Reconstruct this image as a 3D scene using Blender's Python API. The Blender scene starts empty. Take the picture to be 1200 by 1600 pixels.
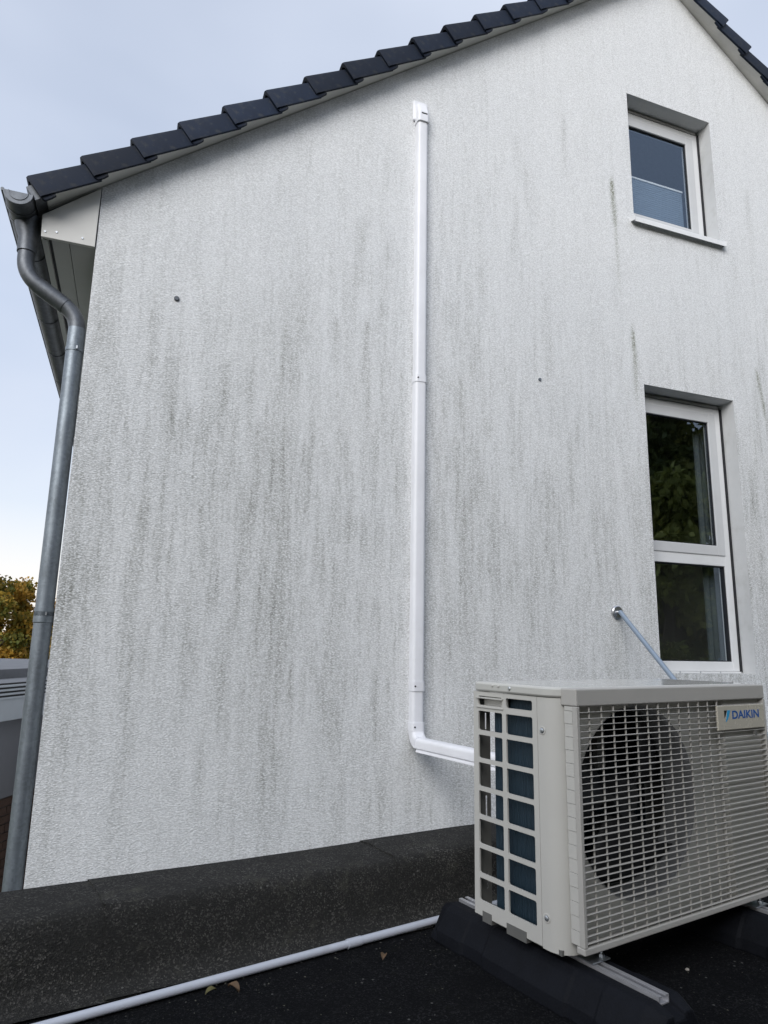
import bpy, bmesh, math, random
import numpy as np
from mathutils import Vector, Matrix

random.seed(7)
rng = np.random.default_rng(11)
R = math.radians
SC = bpy.context.scene

# ------------------------------------------------------------------ camera
CZ = 0.985                                  # eye height over the flat garage roof (z = 0)
F_PX, YAW, PITCH, ROLL = 1057.97, R(20.1437), R(11.315), R(1.0946)
fwd = Vector((math.sin(YAW) * math.cos(PITCH), math.cos(YAW) * math.cos(PITCH), math.sin(PITCH)))
rgt = Vector((math.cos(YAW), -math.sin(YAW), 0))
upv = rgt.cross(fwd)
cr, sr = math.cos(ROLL), math.sin(ROLL)
cx = rgt * cr + upv * sr
cy = upv * cr - rgt * sr
cam_d = bpy.data.cameras.new("camera")
cam = bpy.data.objects.new("camera", cam_d)
SC.collection.objects.link(cam)
m = Matrix.Identity(4)
for i in range(3):
    m[i][0], m[i][1], m[i][2] = cx[i], cy[i], -fwd[i]
m[2][3] = CZ
cam.matrix_world = m
cam_d.sensor_fit = 'VERTICAL'
cam_d.sensor_height = 32.0
cam_d.lens = F_PX / 1600.0 * 32.0
cam_d.clip_start = 0.05
cam_d.clip_end = 2000
SC.camera = cam
SC.render.resolution_x, SC.render.resolution_y = 768, 1024

# ------------------------------------------------------------------ world and sun
SUN_EL, SUN_AZ = R(29), R(218)              # azimuth clockwise from +Y
w = bpy.data.worlds.new("World"); SC.world = w; w.use_nodes = True
nt = w.node_tree; nt.nodes.clear()
N = nt.nodes.new
out = N('ShaderNodeOutputWorld'); bg = N('ShaderNodeBackground'); bgc = N('ShaderNodeBackground')
sky = N('ShaderNodeTexSky'); sky.sky_type = 'NISHITA'; sky.sun_disc = False
sky.sun_elevation = SUN_EL; sky.sun_rotation = SUN_AZ
sky.air_density = 1.0; sky.dust_density = 2.0; sky.ozone_density = 2.0
bg.inputs['Strength'].default_value = 0.108
bgc.inputs['Strength'].default_value = 0.61
nt.links.new(sky.outputs[0], bg.inputs['Color'])
tc = N('ShaderNodeTexCoord'); mp = N('ShaderNodeMapping')
mp.inputs['Scale'].default_value = (1.0, 1.0, 2.6); mp.inputs['Rotation'].default_value = (0.25, 0.1, 0.5)
nz = N('ShaderNodeTexNoise'); nz.inputs['Scale'].default_value = 1.25; nz.inputs['Detail'].default_value = 4
nz.inputs['Roughness'].default_value = 0.42; nz.inputs['Distortion'].default_value = 0.2
rmp = N('ShaderNodeValToRGB')
rmp.color_ramp.elements[0].position = 0.30; rmp.color_ramp.elements[0].color = (.48, .48, .48, 1)
rmp.color_ramp.elements[1].position = 0.66; rmp.color_ramp.elements[1].color = (.9, .9, .9, 1)
sep = N('ShaderNodeSeparateXYZ'); hz = N('ShaderNodeMapRange')
hz.inputs['From Min'].default_value = 0.42; hz.inputs['From Max'].default_value = 0.0
hz.inputs['To Min'].default_value = 0.0; hz.inputs['To Max'].default_value = 1.0
mx = N('ShaderNodeMath'); mx.operation = 'MAXIMUM'
hc = N('ShaderNodeMixRGB'); hc.inputs[1].default_value = (0.80, 0.865, 1.0, 1); hc.inputs[2].default_value = (1.14, 1.05, 0.98, 1)
mixs = N('ShaderNodeMixShader')
L = nt.links.new
L(tc.outputs['Generated'], mp.inputs['Vector']); L(mp.outputs[0], nz.inputs['Vector'])
L(nz.outputs['Fac'], rmp.inputs['Fac']); L(tc.outputs['Generated'], sep.inputs[0])
L(sep.outputs['Z'], hz.inputs['Value']); L(rmp.outputs[0], mx.inputs[0]); L(hz.outputs[0], mx.inputs[1])
L(hz.outputs[0], hc.inputs[0]); L(hc.outputs[0], bgc.inputs['Color'])
L(mx.outputs[0], mixs.inputs[0]); L(bg.outputs[0], mixs.inputs[1]); L(bgc.outputs[0], mixs.inputs[2])
L(mixs.outputs[0], out.inputs['Surface'])

sun_d = bpy.data.lights.new("sun", 'SUN'); sun_d.energy = 1.5; sun_d.angle = R(42); sun_d.color = (1.0, 0.99, 0.975)
sun = bpy.data.objects.new("sun", sun_d); SC.collection.objects.link(sun)
sdir = Vector((math.sin(SUN_AZ) * math.cos(SUN_EL), math.cos(SUN_AZ) * math.cos(SUN_EL), math.sin(SUN_EL)))
sun.rotation_euler = sdir.to_track_quat('Z', 'Y').to_euler()
sun.location = sdir * 30
SC.view_settings.view_transform = 'Standard'; SC.view_settings.look = 'None'
SC.view_settings.exposure = 0.78; SC.view_settings.gamma = 1.0; SC.view_settings.use_curve_mapping = False
SC.render.engine = 'CYCLES'
SC.cycles.use_denoising = True
SC.cycles.max_bounces = 8

# ------------------------------------------------------------------ helpers
COL = SC.collection


def link(name, me, mat=None, parent=None):
    o = bpy.data.objects.new(name, me)
    COL.objects.link(o)
    if mat is not None and me is not None and not me.materials:
        me.materials.append(mat)
    if parent is not None:
        o.parent = parent
    return o


def tag(o, label=None, cat=None, group=None, kind=None):
    for k, v in (('label', label), ('category', cat), ('group', group), ('kind', kind)):
        if v:
            o[k] = v
    return o


def empty(name, loc=(0, 0, 0), rz=0.0):
    o = bpy.data.objects.new(name, None)
    COL.objects.link(o); o.location = loc; o.rotation_euler = (0, 0, rz); o.empty_display_size = .1
    return o


def bm_obj(name, bm, mat, parent=None, smooth=False, bevel=0.0, auto=None):
    bmesh.ops.recalc_face_normals(bm, faces=bm.faces)
    me = bpy.data.meshes.new(name); bm.to_mesh(me); bm.free()
    if smooth:
        for p in me.polygons:
            p.use_smooth = True
    o = link(name, me, mat, parent)
    if bevel:
        b = o.modifiers.new('bevel', 'BEVEL'); b.width = bevel; b.segments = 2; b.limit_method = 'ANGLE'; b.angle_limit = R(40)
    if auto is not None:
        sharp(me, auto)
    return o


def sharp(me, ang):
    for p in me.polygons:
        p.use_smooth = True
    bm = bmesh.new(); bm.from_mesh(me)
    for e in bm.edges:
        if len(e.link_faces) == 2 and e.calc_face_angle(0) > R(ang):
            e.smooth = False
    bm.to_mesh(me); bm.free()


def box(bm, x0, x1, y0, y1, z0, z1, rot=None):
    vs = [bm.verts.new((x, y, z)) for z in (z0, z1) for y in (y0, y1) for x in (x0, x1)]
    for f in ((0, 2, 3, 1), (4, 5, 7, 6), (0, 1, 5, 4), (2, 6, 7, 3), (0, 4, 6, 2), (1, 3, 7, 5)):
        bm.faces.new([vs[i] for i in f])
    if rot is not None:
        c = Vector(((x0 + x1) / 2, (y0 + y1) / 2, (z0 + z1) / 2))
        bmesh.ops.transform(bm, matrix=Matrix.Translation(c) @ rot @ Matrix.Translation(-c), verts=vs)
    return vs


def box_obj(name, b, mat, parent=None, bevel=0.0, rot=None):
    bm = bmesh.new(); box(bm, *b, rot=rot)
    return bm_obj(name, bm, mat, parent, bevel=bevel)


def frame_of(d):
    d = d.normalized()
    a = Vector((0, 0, 1)) if abs(d.z) < .9 else Vector((0, 1, 0))
    x = d.cross(a).normalized(); y = x.cross(d).normalized()
    return x, y


def tube(bm, pts, rad, seg=20, cap=True):
    """swept round tube through pts, radius scalar or list"""
    pts = [Vector(p) for p in pts]
    n = len(pts); rad = rad if isinstance(rad, (list, tuple)) else [rad] * n
    rings = []; px = None
    for i, p in enumerate(pts):
        d = (pts[min(i + 1, n - 1)] - pts[max(i - 1, 0)]).normalized()
        if px is None:
            x = frame_of(d)[0]
        else:
            x = (px - d * px.dot(d)).normalized()
        y = d.cross(x)
        px = x
        rings.append([bm.verts.new(p + (x * math.cos(2 * math.pi * k / seg) + y * math.sin(2 * math.pi * k / seg)) * rad[i]) for k in range(seg)])
    for a, b in zip(rings, rings[1:]):
        for k in range(seg):
            bm.faces.new((a[k], a[(k + 1) % seg], b[(k + 1) % seg], b[k]))
    if cap:
        bm.faces.new(rings[0][::-1]); bm.faces.new(rings[-1])


def tube_obj(name, pts, rad, mat, parent=None, seg=20, ang=35):
    bm = bmesh.new(); tube(bm, pts, rad, seg)
    return bm_obj(name, bm, mat, parent, auto=ang)


def arc_pts(p0, p1, p2, n=8, r=None):
    """polyline p0-p1-p2 with the corner at p1 rounded at distance r"""
    p0, p1, p2 = Vector(p0), Vector(p1), Vector(p2)
    a = p1 + (p0 - p1).normalized() * r; b = p1 + (p2 - p1).normalized() * r
    return [(a * (1 - t) ** 2 + p1 * 2 * t * (1 - t) + b * t * t) for t in [i / n for i in range(n + 1)]]


def extrude_poly(bm, poly, a, b):
    """prism: poly = list of 3-D points at offset vector a, second end at offset b"""
    A = [bm.verts.new(Vector(p) + Vector(a)) for p in poly]
    B = [bm.verts.new(Vector(p) + Vector(b)) for p in poly]
    n = len(poly)
    bm.faces.new(A[::-1]); bm.faces.new(B)
    for i in range(n):
        bm.faces.new((A[i], A[(i + 1) % n], B[(i + 1) % n], B[i]))


# ------------------------------------------------------------------ materials
def mat_new(name):
    mt = bpy.data.materials.new(name); mt.use_nodes = True
    t = mt.node_tree; t.nodes.clear()
    o = t.nodes.new('ShaderNodeOutputMaterial'); p = t.nodes.new('ShaderNodeBsdfPrincipled')
    t.links.new(p.outputs[0], o.inputs['Surface'])
    return mt, t, p, o


def vin(sock, v):
    sock.default_value = v


def simple(name, col, rough=.5, metal=0.0, var=.12, scale=6.0, bump=0.0, bscale=60.0, spec=.5, stretch=(1, 1, 1), dirt=0.0, dirtcol=(.12, .11, .09), coat=0.0):
    """base colour with soft variation, optional fine bump and dirt blotches"""
    mt, t, p, o = mat_new(name)
    n = t.nodes.new; l = t.links.new
    tcn = n('ShaderNodeTexCoord'); mpn = n('ShaderNodeMapping'); vin(mpn.inputs['Scale'], stretch)
    l(tcn.outputs['Object'], mpn.inputs['Vector'])
    a = n('ShaderNodeTexNoise'); vin(a.inputs['Scale'], scale); vin(a.inputs['Detail'], 6); vin(a.inputs['Roughness'], .6)
    l(mpn.outputs[0], a.inputs['Vector'])
    rr = n('ShaderNodeMapRange'); vin(rr.inputs['From Min'], .3); vin(rr.inputs['From Max'], .7)
    vin(rr.inputs['To Min'], 1 - var); vin(rr.inputs['To Max'], 1 + var)
    l(a.outputs['Fac'], rr.inputs['Value'])
    mul = n('ShaderNodeVectorMath'); mul.operation = 'SCALE'; vin(mul.inputs[0], col)
    l(rr.outputs[0], mul.inputs['Scale'])
    last = mul.outputs[0]
    if dirt:
        d = n('ShaderNodeTexNoise'); vin(d.inputs['Scale'], scale * 2.3); vin(d.inputs['Detail'], 8); vin(d.inputs['Roughness'], .7)
        l(tcn.outputs['Object'], d.inputs['Vector'])
        dr = n('ShaderNodeMapRange'); vin(dr.inputs['From Min'], .52); vin(dr.inputs['From Max'], .78); vin(dr.inputs['To Max'], dirt)
        l(d.outputs['Fac'], dr.inputs['Value'])
        mxx = n('ShaderNodeMixRGB'); vin(mxx.inputs[2], (*dirtcol, 1)); l(dr.outputs[0], mxx.inputs[0]); l(last, mxx.inputs[1]); last = mxx.outputs[0]
    l(last, p.inputs['Base Color'])
    rr2 = n('ShaderNodeMapRange'); vin(rr2.inputs['To Min'], max(rough - .08, .02)); vin(rr2.inputs['To Max'], min(rough + .1, 1))
    l(a.outputs['Fac'], rr2.inputs['Value']); l(rr2.outputs[0], p.inputs['Roughness'])
    vin(p.inputs['Metallic'], metal); vin(p.inputs['Specular IOR Level'], spec); vin(p.inputs['Coat Weight'], coat)
    if bump:
        b = n('ShaderNodeTexNoise'); vin(b.inputs['Scale'], bscale); vin(b.inputs['Detail'], 4)
        l(mpn.outputs[0], b.inputs['Vector'])
        bp = n('ShaderNodeBump'); vin(bp.inputs['Strength'], bump); vin(bp.inputs['Distance'], .01)
        l(b.outputs['Fac'], bp.inputs['Height']); l(bp.outputs[0], p.inputs['Normal'])
    return mt


def tone_by_object(mt, lo, hi):
    t = mt.node_tree; p = [q for q in t.nodes if q.type == 'BSDF_PRINCIPLED'][0]
    oi = t.nodes.new('ShaderNodeObjectInfo'); mr = t.nodes.new('ShaderNodeMapRange'); vin(mr.inputs['To Min'], lo); vin(mr.inputs['To Max'], hi)
    t.links.new(oi.outputs['Random'], mr.inputs['Value'])
    src = p.inputs['Base Color'].links[0].from_socket
    sc_ = t.nodes.new('ShaderNodeVectorMath'); sc_.operation = 'SCALE'
    t.links.new(src, sc_.inputs[0]); t.links.new(mr.outputs[0], sc_.inputs['Scale']); t.links.new(sc_.outputs[0], p.inputs['Base Color'])


def plaster_mat():
    mt, t, p, o = mat_new('rough_plaster')
    n = t.nodes.new; l = t.links.new
    tcn = n('ShaderNodeTexCoord')
    mpn = n('ShaderNodeMapping'); vin(mpn.inputs['Scale'], (84, 84, 172)); l(tcn.outputs['Object'], mpn.inputs['Vector'])
    a = n('ShaderNodeTexNoise'); vin(a.inputs['Scale'], 1.0); vin(a.inputs['Detail'], 3.0); vin(a.inputs['Roughness'], .6); vin(a.inputs['Distortion'], .6)
    l(mpn.outputs[0], a.inputs['Vector'])
    vo = n('ShaderNodeTexVoronoi'); vin(vo.inputs['Scale'], .9); l(mpn.outputs[0], vo.inputs['Vector'])
    ad = n('ShaderNodeMath'); ad.operation = 'SUBTRACT'; l(a.outputs['Fac'], ad.inputs[0])
    vm = n('ShaderNodeMath'); vm.operation = 'MULTIPLY'; vin(vm.inputs[1], .35); l(vo.outputs['Distance'], vm.inputs[0]); l(vm.outputs[0], ad.inputs[1])
    bp = n('ShaderNodeBump'); vin(bp.inputs['Strength'], .8); vin(bp.inputs['Distance'], .006)
    l(ad.outputs[0], bp.inputs['Height']); l(bp.outputs[0], p.inputs['Normal'])
    # broad tint variation
    b = n('ShaderNodeTexNoise'); vin(b.inputs['Scale'], .9); vin(b.inputs['Detail'], 5); l(tcn.outputs['Object'], b.inputs['Vector'])
    c1 = n('ShaderNodeMixRGB'); vin(c1.inputs[1], (.78, .80, .82, 1)); vin(c1.inputs[2], (.85, .86, .865, 1)); l(b.outputs['Fac'], c1.inputs[0])
    # grain tint: pits hold dirt
    gr = n('ShaderNodeMapRange'); vin(gr.inputs['From Min'], .22); vin(gr.inputs['From Max'], .48); vin(gr.inputs['To Min'], .80); vin(gr.inputs['To Max'], 1.03)
    l(ad.outputs[0], gr.inputs['Value'])
    c2 = n('ShaderNodeVectorMath'); c2.operation = 'SCALE'; l(c1.outputs[0], c2.inputs[0]); l(gr.outputs[0], c2.inputs['Scale'])
    # stains (attribute holds the run-off streaks), broken up by the grain
    at = n('ShaderNodeAttribute'); at.attribute_name = 'stain'
    st = n('ShaderNodeTexNoise'); vin(st.inputs['Scale'], 1.0); vin(st.inputs['Detail'], 6); vin(st.inputs['Roughness'], .68)
    mps = n('ShaderNodeMapping'); vin(mps.inputs['Scale'], (40, 40, 5)); l(tcn.outputs['Object'], mps.inputs['Vector']); l(mps.outputs[0], st.inputs['Vector'])
    sr_ = n('ShaderNodeMapRange'); vin(sr_.inputs['From Min'], .34); vin(sr_.inputs['From Max'], .66); vin(sr_.inputs['To Min'], .5); vin(sr_.inputs['To Max'], 1.35)
    l(st.outputs['Fac'], sr_.inputs['Value'])
    gi = n('ShaderNodeMapRange'); vin(gi.inputs['From Min'], .22); vin(gi.inputs['From Max'], .5); vin(gi.inputs['To Min'], 2.5); vin(gi.inputs['To Max'], .38)
    l(ad.outputs[0], gi.inputs['Value'])
    m1 = n('ShaderNodeMath'); m1.operation = 'MULTIPLY'; l(at.outputs['Fac'], m1.inputs[0]); l(sr_.outputs[0], m1.inputs[1])
    m2 = n('ShaderNodeMath'); m2.operation = 'MULTIPLY'; m2.use_clamp = True; l(m1.outputs[0], m2.inputs[0]); l(gi.outputs[0], m2.inputs[1])
    av = n('ShaderNodeAttribute'); av.attribute_name = 'veil'
    tot = m2.outputs[0]
    for (sx, sz, lo, hi, amt, off) in ((34, 2.8, .49, .76, .135, 3.1), (13, 1.2, .48, .72, .085, 11.7), (70, 10.0, .50, .72, .05, 23.4)):
        mpf = n('ShaderNodeMapping'); vin(mpf.inputs['Scale'], (sx, sx, sz)); vin(mpf.inputs['Location'], (off, off * 2, off * 3)); l(tcn.outputs['Object'], mpf.inputs['Vector'])
        nf = n('ShaderNodeTexNoise'); vin(nf.inputs['Scale'], 1.0); vin(nf.inputs['Detail'], 3); vin(nf.inputs['Roughness'], .55); vin(nf.inputs['Distortion'], .25); l(mpf.outputs[0], nf.inputs['Vector'])
        rf = n('ShaderNodeMapRange'); vin(rf.inputs['From Min'], lo); vin(rf.inputs['From Max'], hi); vin(rf.inputs['To Max'], amt); l(nf.outputs['Fac'], rf.inputs['Value'])
        q1 = n('ShaderNodeMath'); q1.operation = 'MULTIPLY'; l(rf.outputs[0], q1.inputs[0]); l(av.outputs['Fac'], q1.inputs[1])
        q2 = n('ShaderNodeMath'); q2.operation = 'MULTIPLY'; l(q1.outputs[0], q2.inputs[0]); l(gi.outputs[0], q2.inputs[1])
        q3 = n('ShaderNodeMath'); q3.operation = 'ADD'; q3.use_clamp = True; l(q2.outputs[0], q3.inputs[0]); l(tot, q3.inputs[1]); tot = q3.outputs[0]
    c3 = n('ShaderNodeMixRGB'); vin(c3.inputs[2], (.23, .235, .215, 1)); l(tot, c3.inputs[0]); l(c2.outputs[0], c3.inputs[1])
    ag = n('ShaderNodeAttribute'); ag.attribute_name = 'algae'
    m3 = n('ShaderNodeMath'); m3.operation = 'MULTIPLY'; m3.use_clamp = True; l(ag.outputs['Fac'], m3.inputs[0]); l(gi.outputs[0], m3.inputs[1])
    c4 = n('ShaderNodeMixRGB'); vin(c4.inputs[2], (.17, .18, .12, 1)); l(m3.outputs[0], c4.inputs[0]); l(c3.outputs[0], c4.inputs[1])
    l(c4.outputs[0], p.inputs['Base Color'])
    vin(p.inputs['Roughness'], .95); vin(p.inputs['Specular IOR Level'], .2)
    return mt


def bitumen_mat(name, base, chip, amount=.5, moss=.25, mosscol=(.02, .021, .016)):
    mt, t, p, o = mat_new(name)
    n = t.nodes.new; l = t.links.new
    tcn = n('ShaderNodeTexCoord')
    v = n('ShaderNodeTexVoronoi'); vin(v.inputs['Scale'], 240); l(tcn.outputs['Object'], v.inputs['Vector'])
    sepc = n('ShaderNodeSeparateColor'); l(v.outputs['Color'], sepc.inputs[0])
    pw = n('ShaderNodeMath'); pw.operation = 'POWER'; vin(pw.inputs[1], 5.0); l(sepc.outputs[0], pw.inputs[0])
    a = n('ShaderNodeTexNoise'); vin(a.inputs['Scale'], 5); vin(a.inputs['Detail'], 8); vin(a.inputs['Roughness'], .7); l(tcn.outputs['Object'], a.inputs['Vector'])
    ar = n('ShaderNodeMapRange'); vin(ar.inputs['From Min'], .35); vin(ar.inputs['From Max'], .7); vin(ar.inputs['To Min'], .15); vin(ar.inputs['To Max'], amount * 2)
    l(a.outputs['Fac'], ar.inputs['Value'])
    mm = n('ShaderNodeMath'); mm.operation = 'MULTIPLY'; mm.use_clamp = True; l(pw.outputs[0], mm.inputs[0]); l(ar.outputs[0], mm.inputs[1])
    c = n('ShaderNodeMixRGB'); vin(c.inputs[1], (*base, 1)); vin(c.inputs[2], (*chip, 1)); l(mm.outputs[0], c.inputs[0])
    mo = n('ShaderNodeTexNoise'); vin(mo.inputs['Scale'], 11); vin(mo.inputs['Detail'], 9); vin(mo.inputs['Roughness'], .72); l(tcn.outputs['Object'], mo.inputs['Vector'])
    mr = n('ShaderNodeMapRange'); vin(mr.inputs['From Min'], .56); vin(mr.inputs['From Max'], .72); vin(mr.inputs['To Max'], moss); l(mo.outputs['Fac'], mr.inputs['Value'])
    c2 = n('ShaderNodeMixRGB'); vin(c2.inputs[2], (*mosscol, 1)); l(mr.outputs[0], c2.inputs[0]); l(c.outputs[0], c2.inputs[1])
    # scattered pale grit
    v2 = n('ShaderNodeTexVoronoi'); vin(v2.inputs['Scale'], 55); l(tcn.outputs['Object'], v2.inputs['Vector'])
    s2 = n('ShaderNodeSeparateColor'); l(v2.outputs['Color'], s2.inputs[0])
    g1 = n('ShaderNodeMath'); g1.operation = 'GREATER_THAN'; vin(g1.inputs[1], .955); l(s2.outputs[1], g1.inputs[0])
    g2 = n('ShaderNodeMath'); g2.operation = 'LESS_THAN'; vin(g2.inputs[1], .2); l(v2.outputs['Distance'], g2.inputs[0])
    g3 = n('ShaderNodeMath'); g3.operation = 'MULTIPLY'; l(g1.outputs[0], g3.inputs[0]); l(g2.outputs[0], g3.inputs[1])
    g4 = n('ShaderNodeMath'); g4.operation = 'MULTIPLY'; vin(g4.inputs[1], .45); l(g3.outputs[0], g4.inputs[0])
    c3 = n('ShaderNodeMixRGB'); vin(c3.inputs[2], (.20, .20, .19, 1)); l(g4.outputs[0], c3.inputs[0]); l(c2.outputs[0], c3.inputs[1])
    l(c3.outputs[0], p.inputs['Base Color']); vin(p.inputs['Roughness'], .95); vin(p.inputs['Specular IOR Level'], .06)
    b = n('ShaderNodeBump'); vin(b.inputs['Strength'], .8); vin(b.inputs['Distance'], .004); l(v.outputs['Distance'], b.inputs['Height'])
    b2 = n('ShaderNodeBump'); vin(b2.inputs['Strength'], .5); vin(b2.inputs['Distance'], .02); l(mo.outputs['Fac'], b2.inputs['Height']); l(b.outputs[0], b2.inputs['Normal'])
    l(b2.outputs[0], p.inputs['Normal'])
    return mt


def glass_mat(name, tint, refl=1.0, rough=0.0):
    mt = bpy.data.materials.new(name); mt.use_nodes = True
    t = mt.node_tree; t.nodes.clear(); n = t.nodes.new; l = t.links.new
    o = n('ShaderNodeOutputMaterial'); tr = n('ShaderNodeBsdfTransparent'); gl = n('ShaderNodeBsdfGlossy'); mixn = n('ShaderNodeMixShader'); fr = n('ShaderNodeFresnel')
    vin(tr.inputs[0], (*tint, 1)); vin(gl.inputs['Color'], (.70 * refl, .84 * refl, refl, 1)); vin(gl.inputs['Roughness'], rough); vin(fr.inputs['IOR'], 2.2)
    ge = n('ShaderNodeNewGeometry'); iv = n('ShaderNodeMath'); iv.operation = 'SUBTRACT'; vin(iv.inputs[0], 1.0); l(ge.outputs['Backfacing'], iv.inputs[1])
    fm = n('ShaderNodeMath'); fm.operation = 'MULTIPLY'; l(fr.outputs[0], fm.inputs[0]); l(iv.outputs[0], fm.inputs[1])
    nn = n('ShaderNodeTexNoise'); vin(nn.inputs['Scale'], 1.3); tcn = n('ShaderNodeTexCoord'); l(tcn.outputs['Object'], nn.inputs['Vector'])
    b = n('ShaderNodeBump'); vin(b.inputs['Strength'], .03); vin(b.inputs['Distance'], .01); l(nn.outputs['Fac'], b.inputs['Height']); l(b.outputs[0], gl.inputs['Normal'])
    l(fm.outputs[0], mixn.inputs[0]); l(tr.outputs[0], mixn.inputs[1]); l(gl.outputs[0], mixn.inputs[2]); l(mixn.outputs[0], o.inputs['Surface'])
    return mt


def zinc_mat(name, col, rough=.42):
    mt, t, p, o = mat_new(name)
    n = t.nodes.new; l = t.links.new
    tcn = n('ShaderNodeTexCoord'); v = n('ShaderNodeTexVoronoi'); vin(v.inputs['Scale'], 70); l(tcn.outputs['Object'], v.inputs['Vector'])
    a = n('ShaderNodeTexNoise'); vin(a.inputs['Scale'], 9); vin(a.inputs['Detail'], 7); mpn = n('ShaderNodeMapping'); vin(mpn.inputs['Scale'], (2.5, 2.5, .6)); l(tcn.outputs['Object'], mpn.inputs['Vector']); l(mpn.outputs[0], a.inputs['Vector'])
    s = n('ShaderNodeSeparateColor'); l(v.outputs['Color'], s.inputs[0])
    ad = n('ShaderNodeMath'); ad.operation = 'MULTIPLY_ADD'; vin(ad.inputs[1], .22); l(s.outputs[0], ad.inputs[0]); l(a.outputs['Fac'], ad.inputs[2])
    mr = n('ShaderNodeMapRange'); vin(mr.inputs['From Min'], .3); vin(mr.inputs['From Max'], .9); vin(mr.inputs['To Min'], .7); vin(mr.inputs['To Max'], 1.25); l(ad.outputs[0], mr.inputs['Value'])
    sc_ = n('ShaderNodeVectorMath'); sc_.operation = 'SCALE'; vin(sc_.inputs[0], col); l(mr.outputs[0], sc_.inputs['Scale'])
    l(sc_.outputs[0], p.inputs['Base Color']); vin(p.inputs['Metallic'], .75); vin(p.inputs['Roughness'], rough)
    return mt


def leaf_mat(name, c1, c2, c3):
    mt, t, p, o = mat_new(name)
    n = t.nodes.new; l = t.links.new
    at = n('ShaderNodeAttribute'); at.attribute_name = 'tone'
    r = n('ShaderNodeValToRGB'); e = r.color_ramp.elements
    e[0].color = (*c1, 1); e[1].color = (*c3, 1); m_ = e.new(.5); m_.color = (*c2, 1)
    l(at.outputs['Fac'], r.inputs['Fac']); l(r.outputs[0], p.inputs['Base Color'])
    vin(p.inputs['Roughness'], .6); vin(p.inputs['Specular IOR Level'], .3)
    tr = n('ShaderNodeBsdfTranslucent'); l(r.outputs[0], tr.inputs['Color'])
    mxx = n('ShaderNodeMixShader'); vin(mxx.inputs[0], .3); l(p.outputs[0], mxx.inputs[1]); l(tr.outputs[0], mxx.inputs[2]); l(mxx.outputs[0], o.inputs['Surface'])
    return mt


M = {}
M['plaster'] = plaster_mat()
M['plaster_plain'] = simple('smooth_plaster', (.56, .57, .575), .9, var=.06, scale=3, bump=.25, bscale=90, dirt=.35, dirtcol=(.3, .3, .27))
M['tile'] = simple('anthracite_roof_tile', (.010, .016, .031), .6, var=.18, scale=9, bump=.12, bscale=160, spec=.18, dirt=.5, dirtcol=(.07, .07, .06))
tone_by_object(M['tile'], .7, 1.5)
M['white_board'] = simple('white_painted_board', (.62, .615, .59), .55, var=.05, scale=4, dirt=.18, dirtcol=(.33, .32, .28))
M['soffit_grey'] = simple('soffit_panel', (.42, .42, .41), .6, var=.06, scale=3)
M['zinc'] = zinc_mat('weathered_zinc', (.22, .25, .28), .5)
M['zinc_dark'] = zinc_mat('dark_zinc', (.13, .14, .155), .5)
M['pvc_frame'] = simple('white_window_plastic', (.70, .71, .72), .35, var=.03, scale=5, dirt=.08, dirtcol=(.4, .4, .38))
M['pvc_duct'] = simple('white_duct_plastic', (.78, .79, .83), .42, var=.05, scale=4, dirt=.16, dirtcol=(.5, .5, .48))
M['pvc_pipe'] = simple('grey_white_pipe_plastic', (.50, .53, .60), .4, var=.06, scale=4, dirt=.25, dirtcol=(.25, .25, .23))
M['gasket'] = simple('black_gasket', (.012, .013, .016), .6, var=.1)
M['shutter'] = simple('shutter_slat_grey', (.38, .38, .37), .5, var=.05)
M['glass'] = glass_mat('window_glass', (.93, .95, .96))
M['canopy_glass'] = glass_mat('canopy_glass', (.72, .82, .80))
M['blind'] = simple('pleated_blind_fabric', (.16, .21, .27), .9, var=.05, scale=8)
M['net'] = simple('dark_net_curtain', (.045, .052, .05), .95, var=.12, scale=4)
M['curtain'] = simple('pale_curtain_fabric', (.075, .09, .095), .9, var=.06)
M['room'] = simple('room_wall_paint', (.30, .30, .29), .9, var=.04)
M['room_floor'] = simple('room_floor', (.10, .10, .09), .6, var=.15)
M['sill'] = simple('aluminium_sill', (.76, .77, .78), .4, var=.05, dirt=.15, dirtcol=(.3, .3, .28))
M['steel'] = simple('stainless_steel', (.52, .53, .55), .28, metal=.9, var=.1, scale=20)
M['rod'] = simple('painted_steel_rod', (.25, .31, .39), .4, metal=.3, var=.05)
M['galv'] = simple('galvanised_bolt', (.50, .53, .56), .35, metal=.85, var=.12, scale=40)
M['alu'] = simple('aluminium_rail', (.62, .62, .64), .38, metal=.7, var=.1, scale=30, stretch=(6, 1, 6))
M['rubber'] = simple('black_recycled_rubber', (.007, .008, .011), .7, var=.2, scale=14, bump=.25, bscale=140, spec=.12)
M['bitumen'] = bitumen_mat('bitumen_upstand_felt', (.030, .030, .029), (.14, .135, .125), .55, .75, (.075, .074, .062))
M['deck'] = bitumen_mat('bitumen_deck_felt', (.0055, .006, .007), (.045, .045, .047), .4, .3)
M['ivory'] = simple('ivory_powder_coat', (.50, .495, .465), .42, var=.03, scale=3, dirt=.10, dirtcol=(.3, .28, .23))
M['ivory_lid'] = simple('ivory_lid_coat', (.52, .52, .49), .12, var=.03, scale=3, dirt=.12, dirtcol=(.34, .33, .29))
M['grille'] = simple('grey_beige_grille_plastic', (.42, .41, .385), .45, var=.03, scale=5, dirt=.10, dirtcol=(.28, .26, .22))
M['bell'] = simple('grey_shroud_plastic', (.20, .205, .21), .5, var=.05)
M['fan'] = simple('dark_fan_plastic', (.02, .021, .024), .5, var=.1)
M['coil'] = simple('blue_coated_coil', (.018, .04, .06), .4, metal=.35, var=.2, scale=4, bump=.6, bscale=260, stretch=(1, 1, .02))
M['dark_plate'] = simple('grey_inner_plate', (.17, .17, .16), .5, metal=.3, var=.1)
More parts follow.
